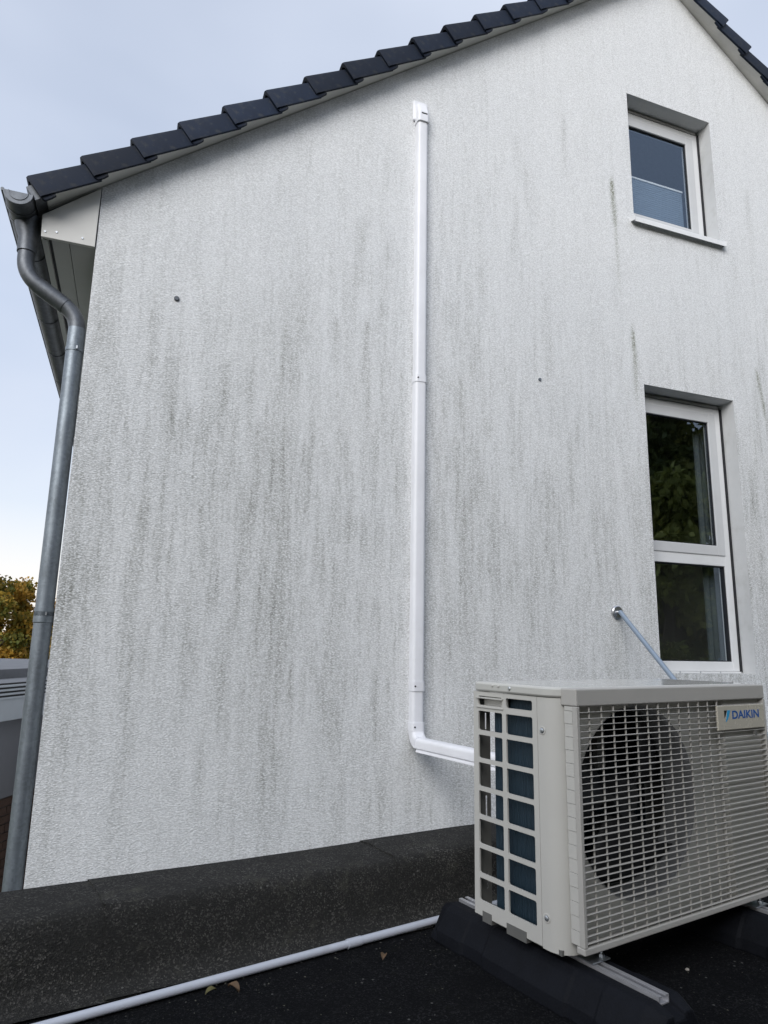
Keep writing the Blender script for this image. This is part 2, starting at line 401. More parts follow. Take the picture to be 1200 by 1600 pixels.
M['badge'] = simple('champagne_badge_foil', (.56, .53, .45), .25, metal=.15, var=.06, scale=9)
M['blue_ink'] = simple('blue_lettering', (.012, .10, .36), .3, var=.02)
M['cyan_ink'] = simple('light_blue_emblem', (.03, .33, .62), .3, var=.02)
M['black_ink'] = simple('black_emblem', (.008, .008, .01), .3, var=.02)
M['grass'] = simple('lawn', (.06, .085, .03), .9, var=.35, scale=3, bump=.6, bscale=40)
M['bark'] = simple('tree_bark', (.085, .065, .045), .9, var=.3, scale=12, bump=.6, bscale=40)
M['leaf_autumn'] = leaf_mat('autumn_leaf', (.10, .12, .025), (.27, .19, .03), (.50, .27, .04))
M['leaf_green'] = leaf_mat('green_leaf', (.03, .045, .012), (.055, .07, .02), (.12, .10, .025))
M['leaf_conifer'] = leaf_mat('conifer_needles', (.09, .12, .035), (.20, .22, .06), (.40, .38, .10))
M['brick'] = simple('brown_brick', (.075, .045, .035), .85, var=.25, scale=9)
M['mortar'] = simple('mortar', (.12, .11, .10), .95, var=.1)
M['sheet_metal'] = simple('white_coated_sheet', (.42, .46, .51), .4, var=.04)
M['shed_wall'] = simple('blue_grey_render', (.20, .208, .235), .9, var=.08, scale=2)
M['roof_grey'] = simple('grey_roof_felt', (.16, .17, .19), .8, var=.15)
M['leaf_dry'] = simple('dry_leaf', (.10, .06, .03), .7, var=.3, scale=30)
M['leaf_yellow'] = simple('yellow_leaf', (.10, .09, .03), .7, var=.3, scale=30)
M['pebble'] = simple('pale_pebble', (.32, .30, .27), .8, var=.2, scale=60)
M['leaf_gold'] = leaf_mat('golden_needles', (.16, .19, .045), (.34, .36, .085), (.52, .50, .13))
M['hedge'] = leaf_mat('hedge_foliage', (.03, .05, .014), (.05, .07, .02), (.09, .10, .03))
M['door_wood'] = simple('grey_door', (.18, .19, .2), .5)

# ------------------------------------------------------------------ ground
GZ = -2.75
bm = bmesh.new()
g_n = 24
gv = [[bm.verts.new(((i / g_n - .5) * 700, (j / g_n - .5) * 700, GZ)) for i in range(g_n + 1)] for j in range(g_n + 1)]
for j in range(g_n):
    for i in range(g_n):
        bm.faces.new((gv[j][i], gv[j][i + 1], gv[j + 1][i + 1], gv[j + 1][i]))
tag(bm_obj('ground', bm, M['grass']), kind='structure')

# ------------------------------------------------------------------ house
D = 4.05                     # gable wall plane
XL, XA = -0.383, 4.111       # left corner, ridge axis
XR = 2 * XA - XL
TAN = 0.78
SLA = math.atan(TAN)
YB = 13.0


def soffit_z(x):             # line where the verge soffit meets the plaster
    return 3.7227 + TAN * ((x if x < XA else 2 * XA - x) + 0.368)


house = tag(empty('house', (0, 0, 0)), 'white plastered gable house with dark tiled roof and grey run-off streaks', 'house')
WX0, WX1 = 3.662, 4.590      # both window openings
UZ0, UZ1 = 4.541, 5.764
LZ0, LZ1 = 0.838, 3.073
RV = 0.14                    # reveal depth


def gable_wall():
    def lines(a, b, step, must):
        s = set(np.round(np.arange(a, b, step), 5)) | {b}
        s = sorted([q for q in s if all(abs(q - mm) > step * .45 for mm in must)] + list(must))
        return s
    xs = lines(XL, XR, .0145, [WX0, WX1])
    xs = [x for x in xs if x < 5.6] + list(np.linspace(5.62, XR, 20))
    zs = lines(GZ, 7.3, .036, [LZ0, LZ1, UZ0, UZ1])
    zs = list(np.linspace(GZ, -.22, 8)) + [z for z in zs if z > -.2]
    xs = sorted(set(xs) | {XL}); nx, nzz = len(xs), len(zs)
    X, Z = np.meshgrid(np.array(xs), np.array(zs))
    co = np.stack([X, np.full_like(X, D), Z], -1).reshape(-1, 3)
    faces = []
    for j in range(nzz - 1):
        zc = (zs[j] + zs[j + 1]) / 2
        for i in range(nx - 1):
            xc = (xs[i] + xs[i + 1]) / 2
            if WX0 < xc < WX1 and (LZ0 < zc < LZ1 or UZ0 < zc < UZ1):
                continue
            if zs[j] > soffit_z(xc) + .06:
                continue
            a = j * nx + i
            faces.append((a, a + 1, a + nx + 1, a + nx))
    # run-off streaks
    S = np.zeros_like(X); A = np.zeros_like(X)

    def streak(F, x0, zt, ln, wd, amp, lean=0.0, ph=0.0, rise=.2):
        jm = (Z <= zt + .02) & (Z >= zt - ln * 1.15) & (np.abs(X - x0) < wd * 5 + .06)
        if not jm.any():
            return
        t = (zt - Z[jm]) / ln
        xc = x0 + lean * t * ln + .004 * np.sin(3 * t + ph)
        wv = wd * (.55 + .6 * np.clip(t, 0, 1))
        prof = np.clip((t + .03) / rise, 0, 1) * np.clip(1.12 - t, 0, 1) ** .8
        F[jm] += amp * prof * np.exp(-((X[jm] - xc) / wv) ** 2)
    # general veil of grime, in bands
    rb = np.random.default_rng(5)
    colnoise = np.zeros(nx)
    xa = np.array(xs)
    for k in range(60):
        f_ = rb.uniform(1.5, 26); colnoise += np.sin(xa * f_ + rb.uniform(0, 6.28)) / (1 + .10 * f_)
    colnoise = (colnoise - colnoise.min()) / np.ptp(colnoise)
    veil = np.exp(-((Z - 1.35) / 1.35) ** 2) * .8 + .22
    S += .105 * veil * (.10 + colnoise[None, :] ** 1.8 * 1.6)
    for k in range(3000):
        x0 = rb.uniform(XL, 5.6); zt = rb.normal(1.9, 1.35)
        ln = rb.uniform(.12, .75); wd = rb.choice([.010, .017, .028, .05], p=[.30, .35, .24, .11])
        streak(S, x0, zt, ln, wd, rb.uniform(.02, .115) * (.6 if zt > 3.6 else 1) * (.6 + .8 * colnoise[np.searchsorted(xa, x0) % nx]), rb.normal(0, .015), rb.uniform(0, 6), rb.uniform(.15, .5))
    for (x0, zt, ln, wd, amp, lean) in STREAKS:
        streak(S, x0, zt, ln, wd * 1.5, amp * .72, lean, x0 * 7)
    for (x0, zt, ln, wd, amp, lean) in ALGAE:
        streak(A, x0, zt, ln, wd, amp, lean, x0 * 5)
    # grime under the verge and round the window heads
    S = .74 * S / (1 + .9 * S)
    me = bpy.data.meshes.new('gable_wall')
    me.from_pydata(co.tolist(), [], faces)
    at = me.attributes.new('stain', 'FLOAT', 'POINT'); at.data.foreach_set('value', S.reshape(-1).astype(np.float32))
    patch = np.zeros_like(X)
    for k in range(40):
        kx, kz = rb.normal(0, 1.6), rb.normal(0, 1.0); patch += np.sin(X * kx + Z * kz + rb.uniform(0, 6.28))
    patch = np.clip(.5 + patch / (2.2 * patch.std()) * .5, 0, 1)
    VE = (np.exp(-((Z - 1.55) / 1.75) ** 2) * .8 + .48) * (.35 + .95 * patch)
    at3 = me.attributes.new('veil', 'FLOAT', 'POINT'); at3.data.foreach_set('value', VE.reshape(-1).astype(np.float32))
    at2 = me.attributes.new('algae', 'FLOAT', 'POINT'); at2.data.foreach_set('value', np.clip(A, 0, .9).reshape(-1).astype(np.float32))
    bm = bmesh.new(); bm.from_mesh(me)
    for sgn in (1, -1):
        c = Vector((XA, D, soffit_z(XA) + .03)); nrm = Vector((-sgn * math.sin(SLA), 0, math.cos(SLA)))
        bmesh.ops.bisect_plane(bm, geom=bm.verts[:] + bm.edges[:] + bm.faces[:], plane_co=c, plane_no=nrm, clear_outer=True)
    bmesh.ops.delete(bm, geom=[v for v in bm.verts if not v.link_faces], context='VERTS')
    bm.to_mesh(me); bm.free()
    return link('gable_wall', me, M['plaster'], house)


# streak lists in wall metres (x, top z, length, width, strength, lean)
STREAKS = [
    (1.285, 3.95, .55, .035, .34, .0), (1.50, 3.93, .35, .016, .2, 0), (1.115, 3.17, .36, .016, .5, .03), (1.34, 3.19, .42, .022, .46, -.02),
    (1.33, 3.0, .5, .02, .25, 0), (.435, 2.78, .55, .032, .42, -.03), (.22, 2.42, .34, .025, .4, 0), (.65, 2.36, .45, .022, .36, 0),
    (.34, 2.45, .6, .018, .28, -.04), (.10, 2.68, .5, .02, .26, 0), (-.22, 2.8, .4, .02, .26, 0), (2.99, 5.35, .60, .022, .36, .0),
    (2.52, 4.5, .5, .016, .24, 0), (2.05, 2.9, .4, .02, .26, 0), (1.75, 2.95, .3, .025, .34, 0), (2.94, 2.62, .75, .028, .3, .02),
    (2.77, 3.7, .7, .02, .22, 0), (1.28, 1.82, .22, .09, .34, 0), (1.05, 1.95, .5, .03, .25, 0), (-.30, 1.08, .5, .018, .3, 0), (-.15, .86, .5, .02, .26, 0),
    (.02, .8, .6, .022, .32, 0), (.0, 1.85, .6, .025, .26, 0), (1.12, 1.15, .6, .02, .28, 0), (.86, .42, .25, .03, .34, 0), (1.6, 2.9, .5, .018, .3, 0),
    (3.30, 1.20, .55, .03, .34, 0), (3.28, 1.2, .6, .014, .3, 0), (1.95, 1.6, .7, .025, .26, 0), (2.3, 2.1, .8, .022, .24, 0), (2.55, 1.5, .6, .03, .26, 0),
    (4.86, 3.35, .9, .02, .34, 0), (4.75, 2.6, 1.3, .03, .3, 0), (4.9, 2.0, 1.0, .03, .34, 0), (3.52, 2.4, 1.0, .03, .24, 0), (.78, 3.1, .5, .018, .2, 0),
    (2.55, 5.0, .4, .03, .18, 0), (2.62, 4.75, .5, .018, .26, .02), (1.85, 3.75, .6, .02, .2, 0), (4.98, 5.2, .8, .03, .24, 0),
    (.52, .95, .5, .03, .3, 0), (.3, 1.3, .7, .02, .3, 0), (.7, 1.4, .5, .022, .32, 0), (1.45, .9, .5, .02, .3, 0), (2.1, .9, .5, .02, .22, 0),
]
ALGAE = [(3.455, 4.88, .42, .026, .55, 0), (3.47, 4.6, .75, .02, .25, 0), (3.585, 3.58, .62, .022, .42, 0), (4.885, 3.42, .40, .018, .45, .12), (4.93, 3.15, .4, .016, .3, .05)]
gable_wall()

# reveals of the two openings, as thin slabs set 2 mm behind the plaster edge
for nm, z0, z1 in (('upper', UZ0, UZ1), ('lower', LZ0, LZ1)):
    bm = bmesh.new()
    y0, y1 = D + .0005, D + .32
    box(bm, WX0 - .05, WX0, y0, D + RV - .013, z0 - .05, z1 + .05)
    box(bm, WX1, WX1 + .05, y0, y1, z0 - .05, z1 + .05)
    box(bm, WX0, WX1, y0, y1, z1, z1 + .05)
    box(bm, WX0, WX1, y0, y1, z0 - .05, z0 - .002)
    bm_obj('reveal', bm, M['plaster_plain'], house)

# other outer walls (side, back) and a closed inner skin
bm = bmesh.new()
box(bm, XL, XL + .3, D + .006, YB, GZ, 3.55)
box(bm, XR - .3, XR, D + .006, YB, GZ, 3.55)
box(bm, XL + .3, XR - .3, YB - .3, YB, GZ, 3.55)
bm_obj('side_wall', bm, M['plaster_plain'], house)
bm = bmesh.new()
extrude_poly(bm, [(XL + .3, 0, GZ), (XR - .3, 0, GZ), (XR - .3, 0, 3.5), (XA, 0, soffit_z(XA) - .2), (XL + .3, 0, 3.5)], (0, D + 3.6, 0), (0, D + 3.7, 0))
bm_obj('inner_wall', bm, M['room'], house)
for z0, z1 in ((3.25, 3.4), (.3, .7)):
    box_obj('room_floor', (XL + .31, XR - .31, D + .33, D + 3.59, z0, z1), M['room_floor'], house)
for x0 in (2.3, 5.9):
    box_obj('room_partition', (x0, x0 + .1, D + .33, D + 3.59, GZ, 5.0), M['room'], house)
# backing skin behind plaster (stops light between openings)
bm = bmesh.new()
yb0, yb1 = D + .20, D + .32
for (a, b, c, d_) in ((XL + .3, WX0 - .05, GZ, 4.0), (WX1 + .05, XR - .3, GZ, 4.0), (WX0 - .05, WX1 + .05, GZ, LZ0 - .05), (WX0 - .05, WX1 + .05, LZ1 + .05, UZ0 - .05), (XL + 1.2, WX0 - .05, 4.0, 4.3), (1.9, WX0 - .05, 4.3, 5.4), (WX1 + .05, 6.3, 4.0, 5.4), (WX0 - .05, WX1 + .05, UZ1 + .05, 6.4)):
    box(bm, a, b, yb0, yb1, c, d_)
bm_obj('wall_lining', bm, M['room'], house)


# windows ---------------------------------------------------------------
def rect_frame(bm, x0, x1, z0, z1, wl, wr, wb, wt, y0, y1):
    box(bm, x0, x0 + wl, y0, y1, z0, z1)
    box(bm, x1 - wr, x1, y0, y1, z0, z1)
    box(bm, x0 + wl, x1 - wr, y0 + .0006, y1 - .0006, z1 - wt, z1)
    box(bm, x0 + wl, x1 - wr, y0 + .0006, y1 - .0006, z0, z0 + wb)


def make_window(z0, z1, upper):
    fy = D + RV
    x0, x1 = WX0 - .045, WX1 - .016
    zt = z1 - .038
    zb = z0 + (.03 if upper else .012)
    bm = bmesh.new()
    rect_frame(bm, x0, x1, zb, zt, .068, .068, .068 if upper else .075, .062, fy, fy + .07)
    win = bm_obj('window', bm, M['pvc_frame'], house, bevel=.004)
    win['label'] = ('small upper window with a half drawn blind' if upper else 'tall window of two panes above each other')

    def sash(a, b, c, d_):
        bm = bmesh.new(); rect_frame(bm, a, b, c, d_, .08, .08, .08, .08, fy - .008, fy + .05)
        bm_obj('sash', bm, M['shutter_white'], win, bevel=.005)
        bm = bmesh.new(); rect_frame(bm, a + .0801, b - .0801, c + .0801, d_ - .0801, .006, .006, .006, .006, fy + .004, fy + .03)
        bm_obj('gasket', bm, M['gasket'], win)
        box_obj('pane', (a + .081, b - .081, fy + .014, fy + .022, c + .081, d_ - .081), M['glass'], win)
    if upper:
        sash(x0 + .064, x1 - .064, zb + .064, zt - .058)
        # pleated blind inside
        bm = bmesh.new(); zz = zb + .10; n = 44; top = 5.135; h = (top - zz) / n
        prev = None
        for k in range(n + 1):
            y = fy + .075 + (.004 if k % 2 else 0)
            a = bm.verts.new((x0 + .15, y, zz + k * h)); b = bm.verts.new((x1 - .15, y, zz + k * h))
            if prev:
                bm.faces.new((prev[0], prev[1], b, a))
            prev = (a, b)
        bl = bm_obj('blind', bm, M['blind'], win)
        box_obj('blind_rail', (x0 + .145, x1 - .145, fy + .070, fy + .09, top, top + .016), M['pvc_frame'], win)
    else:
        box_obj('transom', (x0 + .068, x1 - .068, fy + .001, fy + .068, 1.684, 1.795), M['pvc_frame'], win, bevel=.004)
        sash(x0 + .060, x1 - .060, 1.768, zt - .056)
        a, b, c, d_ = x0 + .068, x1 - .068, zb + .075, 1.684
        bm = bmesh.new(); rect_frame(bm, a, b, c, d_, .008, .008, .008, .008, fy + .012, fy + .05)
        bm_obj('gasket', bm, M['gasket'], win)
        box_obj('pane', (a + .001, b - .001, fy + .03, fy + .038, c + .001, d_ - .001), M['glass'], win)
        # inner curtain at one side
        bm = bmesh.new(); prev = None
        for k in range(26):
            t = k / 25; x = x1 + .05 - .22 * t; y = fy + .15 + .012 * math.sin(t * 24)
            p0 = bm.verts.new((x, y, .75)); p1 = bm.verts.new((x, y, 3.0))
            if prev:
                bm.faces.new((prev[0], prev[1], p1, p0))
            prev = (p0, p1)
        bm_obj('curtain', bm, M['curtain'], win, smooth=True)
        bm = bmesh.new(); box(bm, WX0 + .001, x1, fy - .012, fy + .02, z0 - .001, zb - .001)
        bm_obj('sill_profile', bm, M['pvc_frame'], win)
        for k in range(4):
            tube_obj('screw', [(x0 + .14 + .2 * k, fy - .016, zb - .006), (x0 + .14 + .2 * k, fy - .012, zb - .006)], .005, M['galv'], win, 8)
    # roller shutter: guide rails and bottom slat in the head
    for xa, xb in ((x1 + .001, WX1 - .001),):
        bm = bmesh.new()
        box(bm, xa, xb, fy - .012, fy + .07, z0 + .01, zt)
        bm_obj('shutter_guide', bm, M['gasket'], win)
    box_obj('shutter_slat', (WX0 + .001, x1, fy + .012, fy + .05, zt + .001, z1 - .001), M['shutter'], win)
    box_obj('shutter_end_bar', (WX0 + .002, x1 - .01, fy - .006, fy + .010, zt + .004, zt + .024), M['shutter'], win, bevel=.002)
    # metal sill
    if upper:
        bm = bmesh.new()
        pr = [(0, fy + .0, z0 + .028), (0, D - .045, z0 - .012), (0, D - .045, z0 - .055), (0, D - .042, z0 - .055), (0, D - .042, z0 - .016), (0, fy, z0 + .024)]
        extrude_poly(bm, pr, (WX0 - .03, 0, 0), (WX1 + .03, 0, 0))
        sl = bm_obj('sill', bm, M['sill'], win)
        for xx in (WX0 - .036, WX1 + .028):
            bm = bmesh.new()
            extrude_poly(bm, [(0, D - .0006, z0 + .012), (0, D - .05, z0 - .002), (0, D - .05, z0 - .048), (0, D - .0006, z0 - .036)], (xx, 0, 0), (xx + .008, 0, 0))
            bm_obj('end_cap', bm, M['pvc_frame'], win)
    return win


M['shutter_white'] = simple('sash_plastic', (.56, .57, .58), .4, var=.03, scale=5)
make_window(UZ0, UZ1, True)
make_window(LZ0, LZ1, False)

# roof --------------------------------------------------------------------
OV = .13                       # verge overhang to the flap face
STEP = .332


def slope_pt(s, n, y, side):   # s along slope from the eave end, n normal to the soffit plane
    xe = -0.689
    x = xe + s * math.cos(SLA) - n * math.sin(SLA)
    z = soffit_z(xe) + s * math.sin(SLA) + n * math.cos(SLA)
    return (x if side < 0 else 2 * XA - x, y, z)


LS = (XA + .689) / math.cos(SLA)
roof = empty('roof'); roof.parent = house
# closed decking slabs and tile field behind the verge
bm = bmesh.new()
for side in (-1, 1):
    poly = [slope_pt(.036, .012, 0, side), slope_pt(LS + .012 * TAN, .012, 0, side), slope_pt(LS + .07 * TAN, .07, 0, side), slope_pt(.036, .07, 0, side)]
    extrude_poly(bm, poly, (0, D - .105, 0), (0, YB + .1, 0))
bm_obj('roof_deck', bm, M['zinc_dark'], roof)
bm = bmesh.new()
for side in (-1, 1):
    k = 0
    while k * STEP < LS:
        s0, s1 = k * STEP, min((k + 1) * STEP + .05, LS + .06)
        poly = [slope_pt(s0, .078, 0, side), slope_pt(s1, .072, 0, side), slope_pt(s1, .086, 0, side), slope_pt(s0, .110, 0, side)]
        extrude_poly(bm, poly, (0, D + .17, 0), (0, YB + .1, 0)); k += 1
tf = bm_obj('tile_courses', bm, M['tile'], roof); tf['kind'] = 'stuff'


def verge_tile_mesh(side):
    bm = bmesh.new()
    yo = D - OV
    sec = [(yo, -.018), (yo, .096), (yo + .006, .112), (yo + .022, .121), (yo + .30, .121), (yo + .30, .103), (yo + .032, .103), (yo + .018, .086), (yo + .018, -.018)]
    Lt = STEP + .035

    def ring(s, dn):
        return [bm.verts.new(Vector(slope_pt(s, n + (dn if n > .03 else dn * .6), y - (dn * .55 if y < yo + .2 else 0), side))) for y, n in sec]
    rings = [ring(0.0, .016), ring(.010, .019), ring(Lt, -.021)]
    for a, b in zip(rings, rings[1:]):
        for i in range(len(sec)):
            j = (i + 1) % len(sec); bm.faces.new((a[i], a[j], b[j], b[i]))
    bm.faces.new(rings[0][::-1]); bm.faces.new(rings[-1])
    # hooked lower corner of the flap
    poly = [slope_pt(.004, -.012, 0, side), slope_pt(.085, -.014, 0, side), slope_pt(.082, -.026, 0, side), slope_pt(.05, -.030, 0, side), slope_pt(.012, -.028, 0, side)]
    extrude_poly(bm, poly, (0, yo + .002, 0), (0, yo + .02, 0))
    bmesh.ops.recalc_face_normals(bm, faces=bm.faces)
    me = bpy.data.meshes.new('verge_tile'); bm.to_mesh(me); bm.free(); me.materials.append(M['tile']); sharp(me, 38)
    return me


for side in (-1, 1):
    me = verge_tile_mesh(side)
    for k in range(int(LS / STEP) + 1):
        o = link('verge_tile', me, None, roof)
        o.data.materials[0] = M['tile']
        d = STEP * k
        jit = random.uniform(-.004, .004)
        o.location = ((d * math.cos(SLA)) * (1 if side < 0 else -1), random.uniform(-.005, .005), d * math.sin(SLA) + jit)
# ridge tiles
for k in range(10):
    y = D - .12 + k * .38
    bm = bmesh.new()
    pts = []
    for i in range(9):
        a = math.pi * i / 8
        pts.append((XA + .13 * math.cos(a), 0, soffit_z(XA) + .06 + .12 * math.sin(a)))
    pts += [(XA + .112 * math.cos(math.pi * i / 8), 0, soffit_z(XA) + .06 + .10 * math.sin(math.pi * i / 8)) for i in range(8, -1, -1)]
    extrude_poly(bm, pts, (0, y, 0), (0, y + .40, 0))
    bm_obj('ridge_tile', bm, M['tile'], roof)
# verge soffit boards (white painted underside and edge)
for side in (-1, 1):
    bm = bmesh.new()
    s_a = .036
    poly = [slope_pt(s_a, 0, 0, side), slope_pt(LS, 0, 0, side), slope_pt(LS + .010 * TAN, .010, 0, side), slope_pt(s_a, .010, 0, side)]
    extrude_poly(bm, poly, (0, D - OV + .022, 0), (0, D - .004, 0))
    o = bm_obj('verge_soffit', bm, M['white_board'], roof)
    bm = bmesh.new()   # dark shadow joint batten against the plaster
    poly = [slope_pt(s_a, -.006, 0, side), slope_pt(LS - .01, -.006, 0, side), slope_pt(LS - .01, .009, 0, side), slope_pt(s_a, .009, 0, side)]
    extrude_poly(bm, poly, (0, D - .0035, 0), (0, D + .02, 0))
    bm_obj('joint_strip', bm, M['shutter'], roof)
for side in (-1, 1):
    bm = bmesh.new()
    poly = [slope_pt(-.030, .002, 0, side), slope_pt(.034, .002, 0, side), slope_pt(.034, .092, 0, side), slope_pt(-.030, .092, 0, side)]
    extrude_poly(bm, poly, (0, D - .109, 0), (0, YB, 0))
    bm_obj('eave_closure', bm, M['zinc_dark'], roof)
# closed eave box: end panel, soffit boards, fascia
zs = 3.296
for side in (-1, 1):
    fx = (lambda x: x) if side < 0 else (lambda x: 2 * XA - x)
    eb = [(fx(-.686), 0, 3.438 - .004), (fx(-.678), 0, zs), (fx(XL - .006), 0, zs), (fx(XL - .006), 0, soffit_z(XL) - .022)]
    bm = bmesh.new(); extrude_poly(bm, eb, (0, D - .012, 0), (0, D + .012, 0))
    pn = bm_obj('eave_end_panel', bm, M['white_board'], roof, bevel=.002)
    for (sx, sz) in ((-.660, 3.33), (-.60, 3.34), (-.46, 3.335)):
        tube_obj('nail', [(fx(sx), D - .016, sz), (fx(sx), D - .012, sz)], .006, M['galv'], pn, 8)
    for xa, xb in ((-.625, -.532), (-.528, XL - .004)):
        a, b = sorted((fx(xa), fx(xb)))
        box_obj('soffit_board', (a, b, D + .0135, YB, zs + .004, zs + .016), M['soffit_grey'], roof)
    a, b = sorted((fx(-.678), fx(-.645)))
    box_obj('fascia_board', (a, b, D + .0135, YB, zs - .003, 3.43), M['soffit_grey'], roof)
    a, b = sorted((fx(-.645), fx(-.625)))
    box_obj('vent_strip', (a, b, D + .0135, YB, zs + .02, zs + .03), M['gasket'], roof)
# small wall anchors
for (x, z, r_, mt_) in ((.099, 3.066, .016, 'zinc_dark'), (2.695, 2.956, .012, 'zinc')):
    tube_obj('wall_plug', [(x, D - .013, z), (x, D - .008, z), (x, D + .005, z)], [r_ * .75, r_, r_], M[mt_], house, 14)

# ------------------------------------------------------------------ gutter and downpipe
gx, gz, gr = -.80, 3.476, .078
gut = tag(empty('rain_gutter', (gx, D - .12, gz)), 'dark zinc half round gutter along the eaves at the roof corner', 'gutter')


def half_round(bm, r0, r1, y0, y1, a0=180, a1=360, seg=18):
    P = [(r0 * math.cos(R(a0 + (a1 - a0) * i / seg)), 0, r0 * math.sin(R(a0 + (a1 - a0) * i / seg))) for i in range(seg + 1)]
    P += [(r1 * math.cos(R(a0 + (a1 - a0) * i / seg)), 0, r1 * math.sin(R(a0 + (a1 - a0) * i / seg))) for i in range(seg, -1, -1)]
    extrude_poly(bm, P, (0, y0, 0), (0, y1, 0))


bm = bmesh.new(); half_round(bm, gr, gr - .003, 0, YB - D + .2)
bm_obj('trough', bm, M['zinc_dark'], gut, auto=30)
tube_obj('rim_bead', [(-gr - .004, 0.001, .002), (-gr - .004, YB - D + .2, .002)], .010, M['zinc_dark'], gut, 12)
bm = bmesh.new()
P = [((gr - .001) * math.cos(R(180 + 180 * i / 18)), 0, (gr - .001) * math.sin(R(180 + 180 * i / 18))) for i in range(19)]
extrude_poly(bm, P, (0, -.004, 0), (0, .003, 0))
cap = bm_obj('end_cap', bm, M['zinc_dark'], gut, bevel=.002)
bm = bmesh.new(); half_round(bm, gr * .66, gr * .60, -.008, -.0045)
bm_obj('pressed_ring', bm, M['zinc_dark'], cap, auto=30)
for yy in (.10, .215, .62, .98, 1.55, 2.2, 2.9, 3.6, 4.3, 5.0):
    bm = bmesh.new(); half_round(bm, gr + .0045, gr + .0005, yy, yy + .022)
    bm_obj('hanger', bm, M['zinc_dark'], gut, auto=30)

pxx, pyy, pr = -.443, 4.135, .0475
dp = tag(empty('downpipe', (0, 0, 0)), 'galvanised grey downpipe with swan neck beside the house corner', 'downpipe')
oy = pyy
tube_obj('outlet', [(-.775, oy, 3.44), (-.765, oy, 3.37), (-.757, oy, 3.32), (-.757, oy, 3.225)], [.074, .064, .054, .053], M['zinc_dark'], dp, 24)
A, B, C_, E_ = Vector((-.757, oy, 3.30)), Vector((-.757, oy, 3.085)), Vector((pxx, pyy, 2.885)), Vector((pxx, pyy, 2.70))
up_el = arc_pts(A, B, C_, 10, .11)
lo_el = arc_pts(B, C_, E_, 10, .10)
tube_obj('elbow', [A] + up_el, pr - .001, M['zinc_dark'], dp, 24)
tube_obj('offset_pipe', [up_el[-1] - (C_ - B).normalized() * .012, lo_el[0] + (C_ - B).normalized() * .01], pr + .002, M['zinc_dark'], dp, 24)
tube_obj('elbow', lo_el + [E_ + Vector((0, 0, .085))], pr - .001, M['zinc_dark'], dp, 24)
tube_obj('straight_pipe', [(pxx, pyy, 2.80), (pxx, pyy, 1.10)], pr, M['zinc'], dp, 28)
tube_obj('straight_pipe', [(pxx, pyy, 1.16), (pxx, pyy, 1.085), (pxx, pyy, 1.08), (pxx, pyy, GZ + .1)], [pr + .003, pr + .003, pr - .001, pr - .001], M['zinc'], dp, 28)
for z_ in (2.665, 1.13, -.9):
    cl = tube_obj('clamp', [(pxx, pyy, z_ - .014), (pxx, pyy, z_ - .012), (pxx, pyy, z_ + .012), (pxx, pyy, z_ + .014)], [pr + .001, pr + .003, pr + .003, pr + .001], M['zinc'], dp, 28)
    box_obj('clamp_bolt', (pxx + .012, pxx + .020, pyy - pr - .014, pyy - pr + .002, z_ - .009, z_ + .009), M['galv'], cl)
    tube_obj('clamp_pin', [(pxx + pr, pyy + .02, z_), (XL + .01, pyy + .02, z_)], .005, M['galv'], cl, 8)
for z_ in (2.135,):
    box_obj('seam_hook', (pxx + pr - .004, XL - .001, pyy - .01, pyy + .01, z_ - .02, z_), M['zinc_dark'], dp)

# ------------------------------------------------------------------ cable duct on the wall
duct = tag(empty('pipe_duct', (1.715, D, 0.4)), 'white plastic pipe duct running down the wall to the heat pump', 'duct')
DW, DD = .040, .062


def duct_sec(wd, dp_, inset=0.0):
    """D-shaped profile (offset across, offset out of the wall)"""
    r = .022
    pts = [(-wd, 0)]
    for cxx, a0 in ((-wd + r, 180), (wd - r, 90)):
        for i in range(6):
            a = R(a0 - 90 * i / 5); pts.append((cxx + r * math.cos(a), dp_ - r + r * math.sin(a)))
    pts.append((wd, 0))
    return pts


def duct_sweep(bm, path, across, wd, dp_):
    """path: list of (point on wall side, out-direction)"""
    rings = []
    for (p, o_) in path:
        rings.append([bm.verts.new(Vector(p) + Vector(across) * a + Vector(o_) * b) for a, b in duct_sec(wd, dp_)])
    n = len(rings[0])
    for a, b in zip(rings, rings[1:]):
        for i in range(n):
            bm.faces.new((a[i], a[(i + 1) % n], b[(i + 1) % n], b[i]))
    bm.faces.new(rings[0][::-1]); bm.faces.new(rings[-1])


def duct_piece(name, x, z0, z1, wd, dp_, parent=duct):
    bm = bmesh.new(); o_ = (0, -1, 0)
    duct_sweep(bm, [((x - 1.715, -.001, z0 - .4), o_), ((x - 1.715, -.001, z1 - .4), o_)], (1, 0, 0), wd, dp_)
    return bm_obj(name, bm, M['pvc_duct'], parent, auto=50)


def xd(z):
    return 1.715 + (.0025 if z > 2.7 else -.003 * 0)


duct_piece('duct_cover', 1.7155, 2.785, 4.83, DW, DD)
duct_piece('duct_cover', 1.714, .755, 2.783, DW + .0015, DD + .001)
duct_piece('duct_cover', 1.714, .50, .752, DW + .0005, DD)
for zc, h in ((2.785, .026), (.753, .030), (.51, .025)):
    cp = duct_piece('coupling', 1.7145, zc - h, zc + h, DW + .005, DD + .005)
    for sx in (-.026,):
        tube_obj('screw', [(sx, -DD - .004, zc - .4), (sx, -DD - .009, zc - .4)], .0055, M['gasket'], cp, 8)
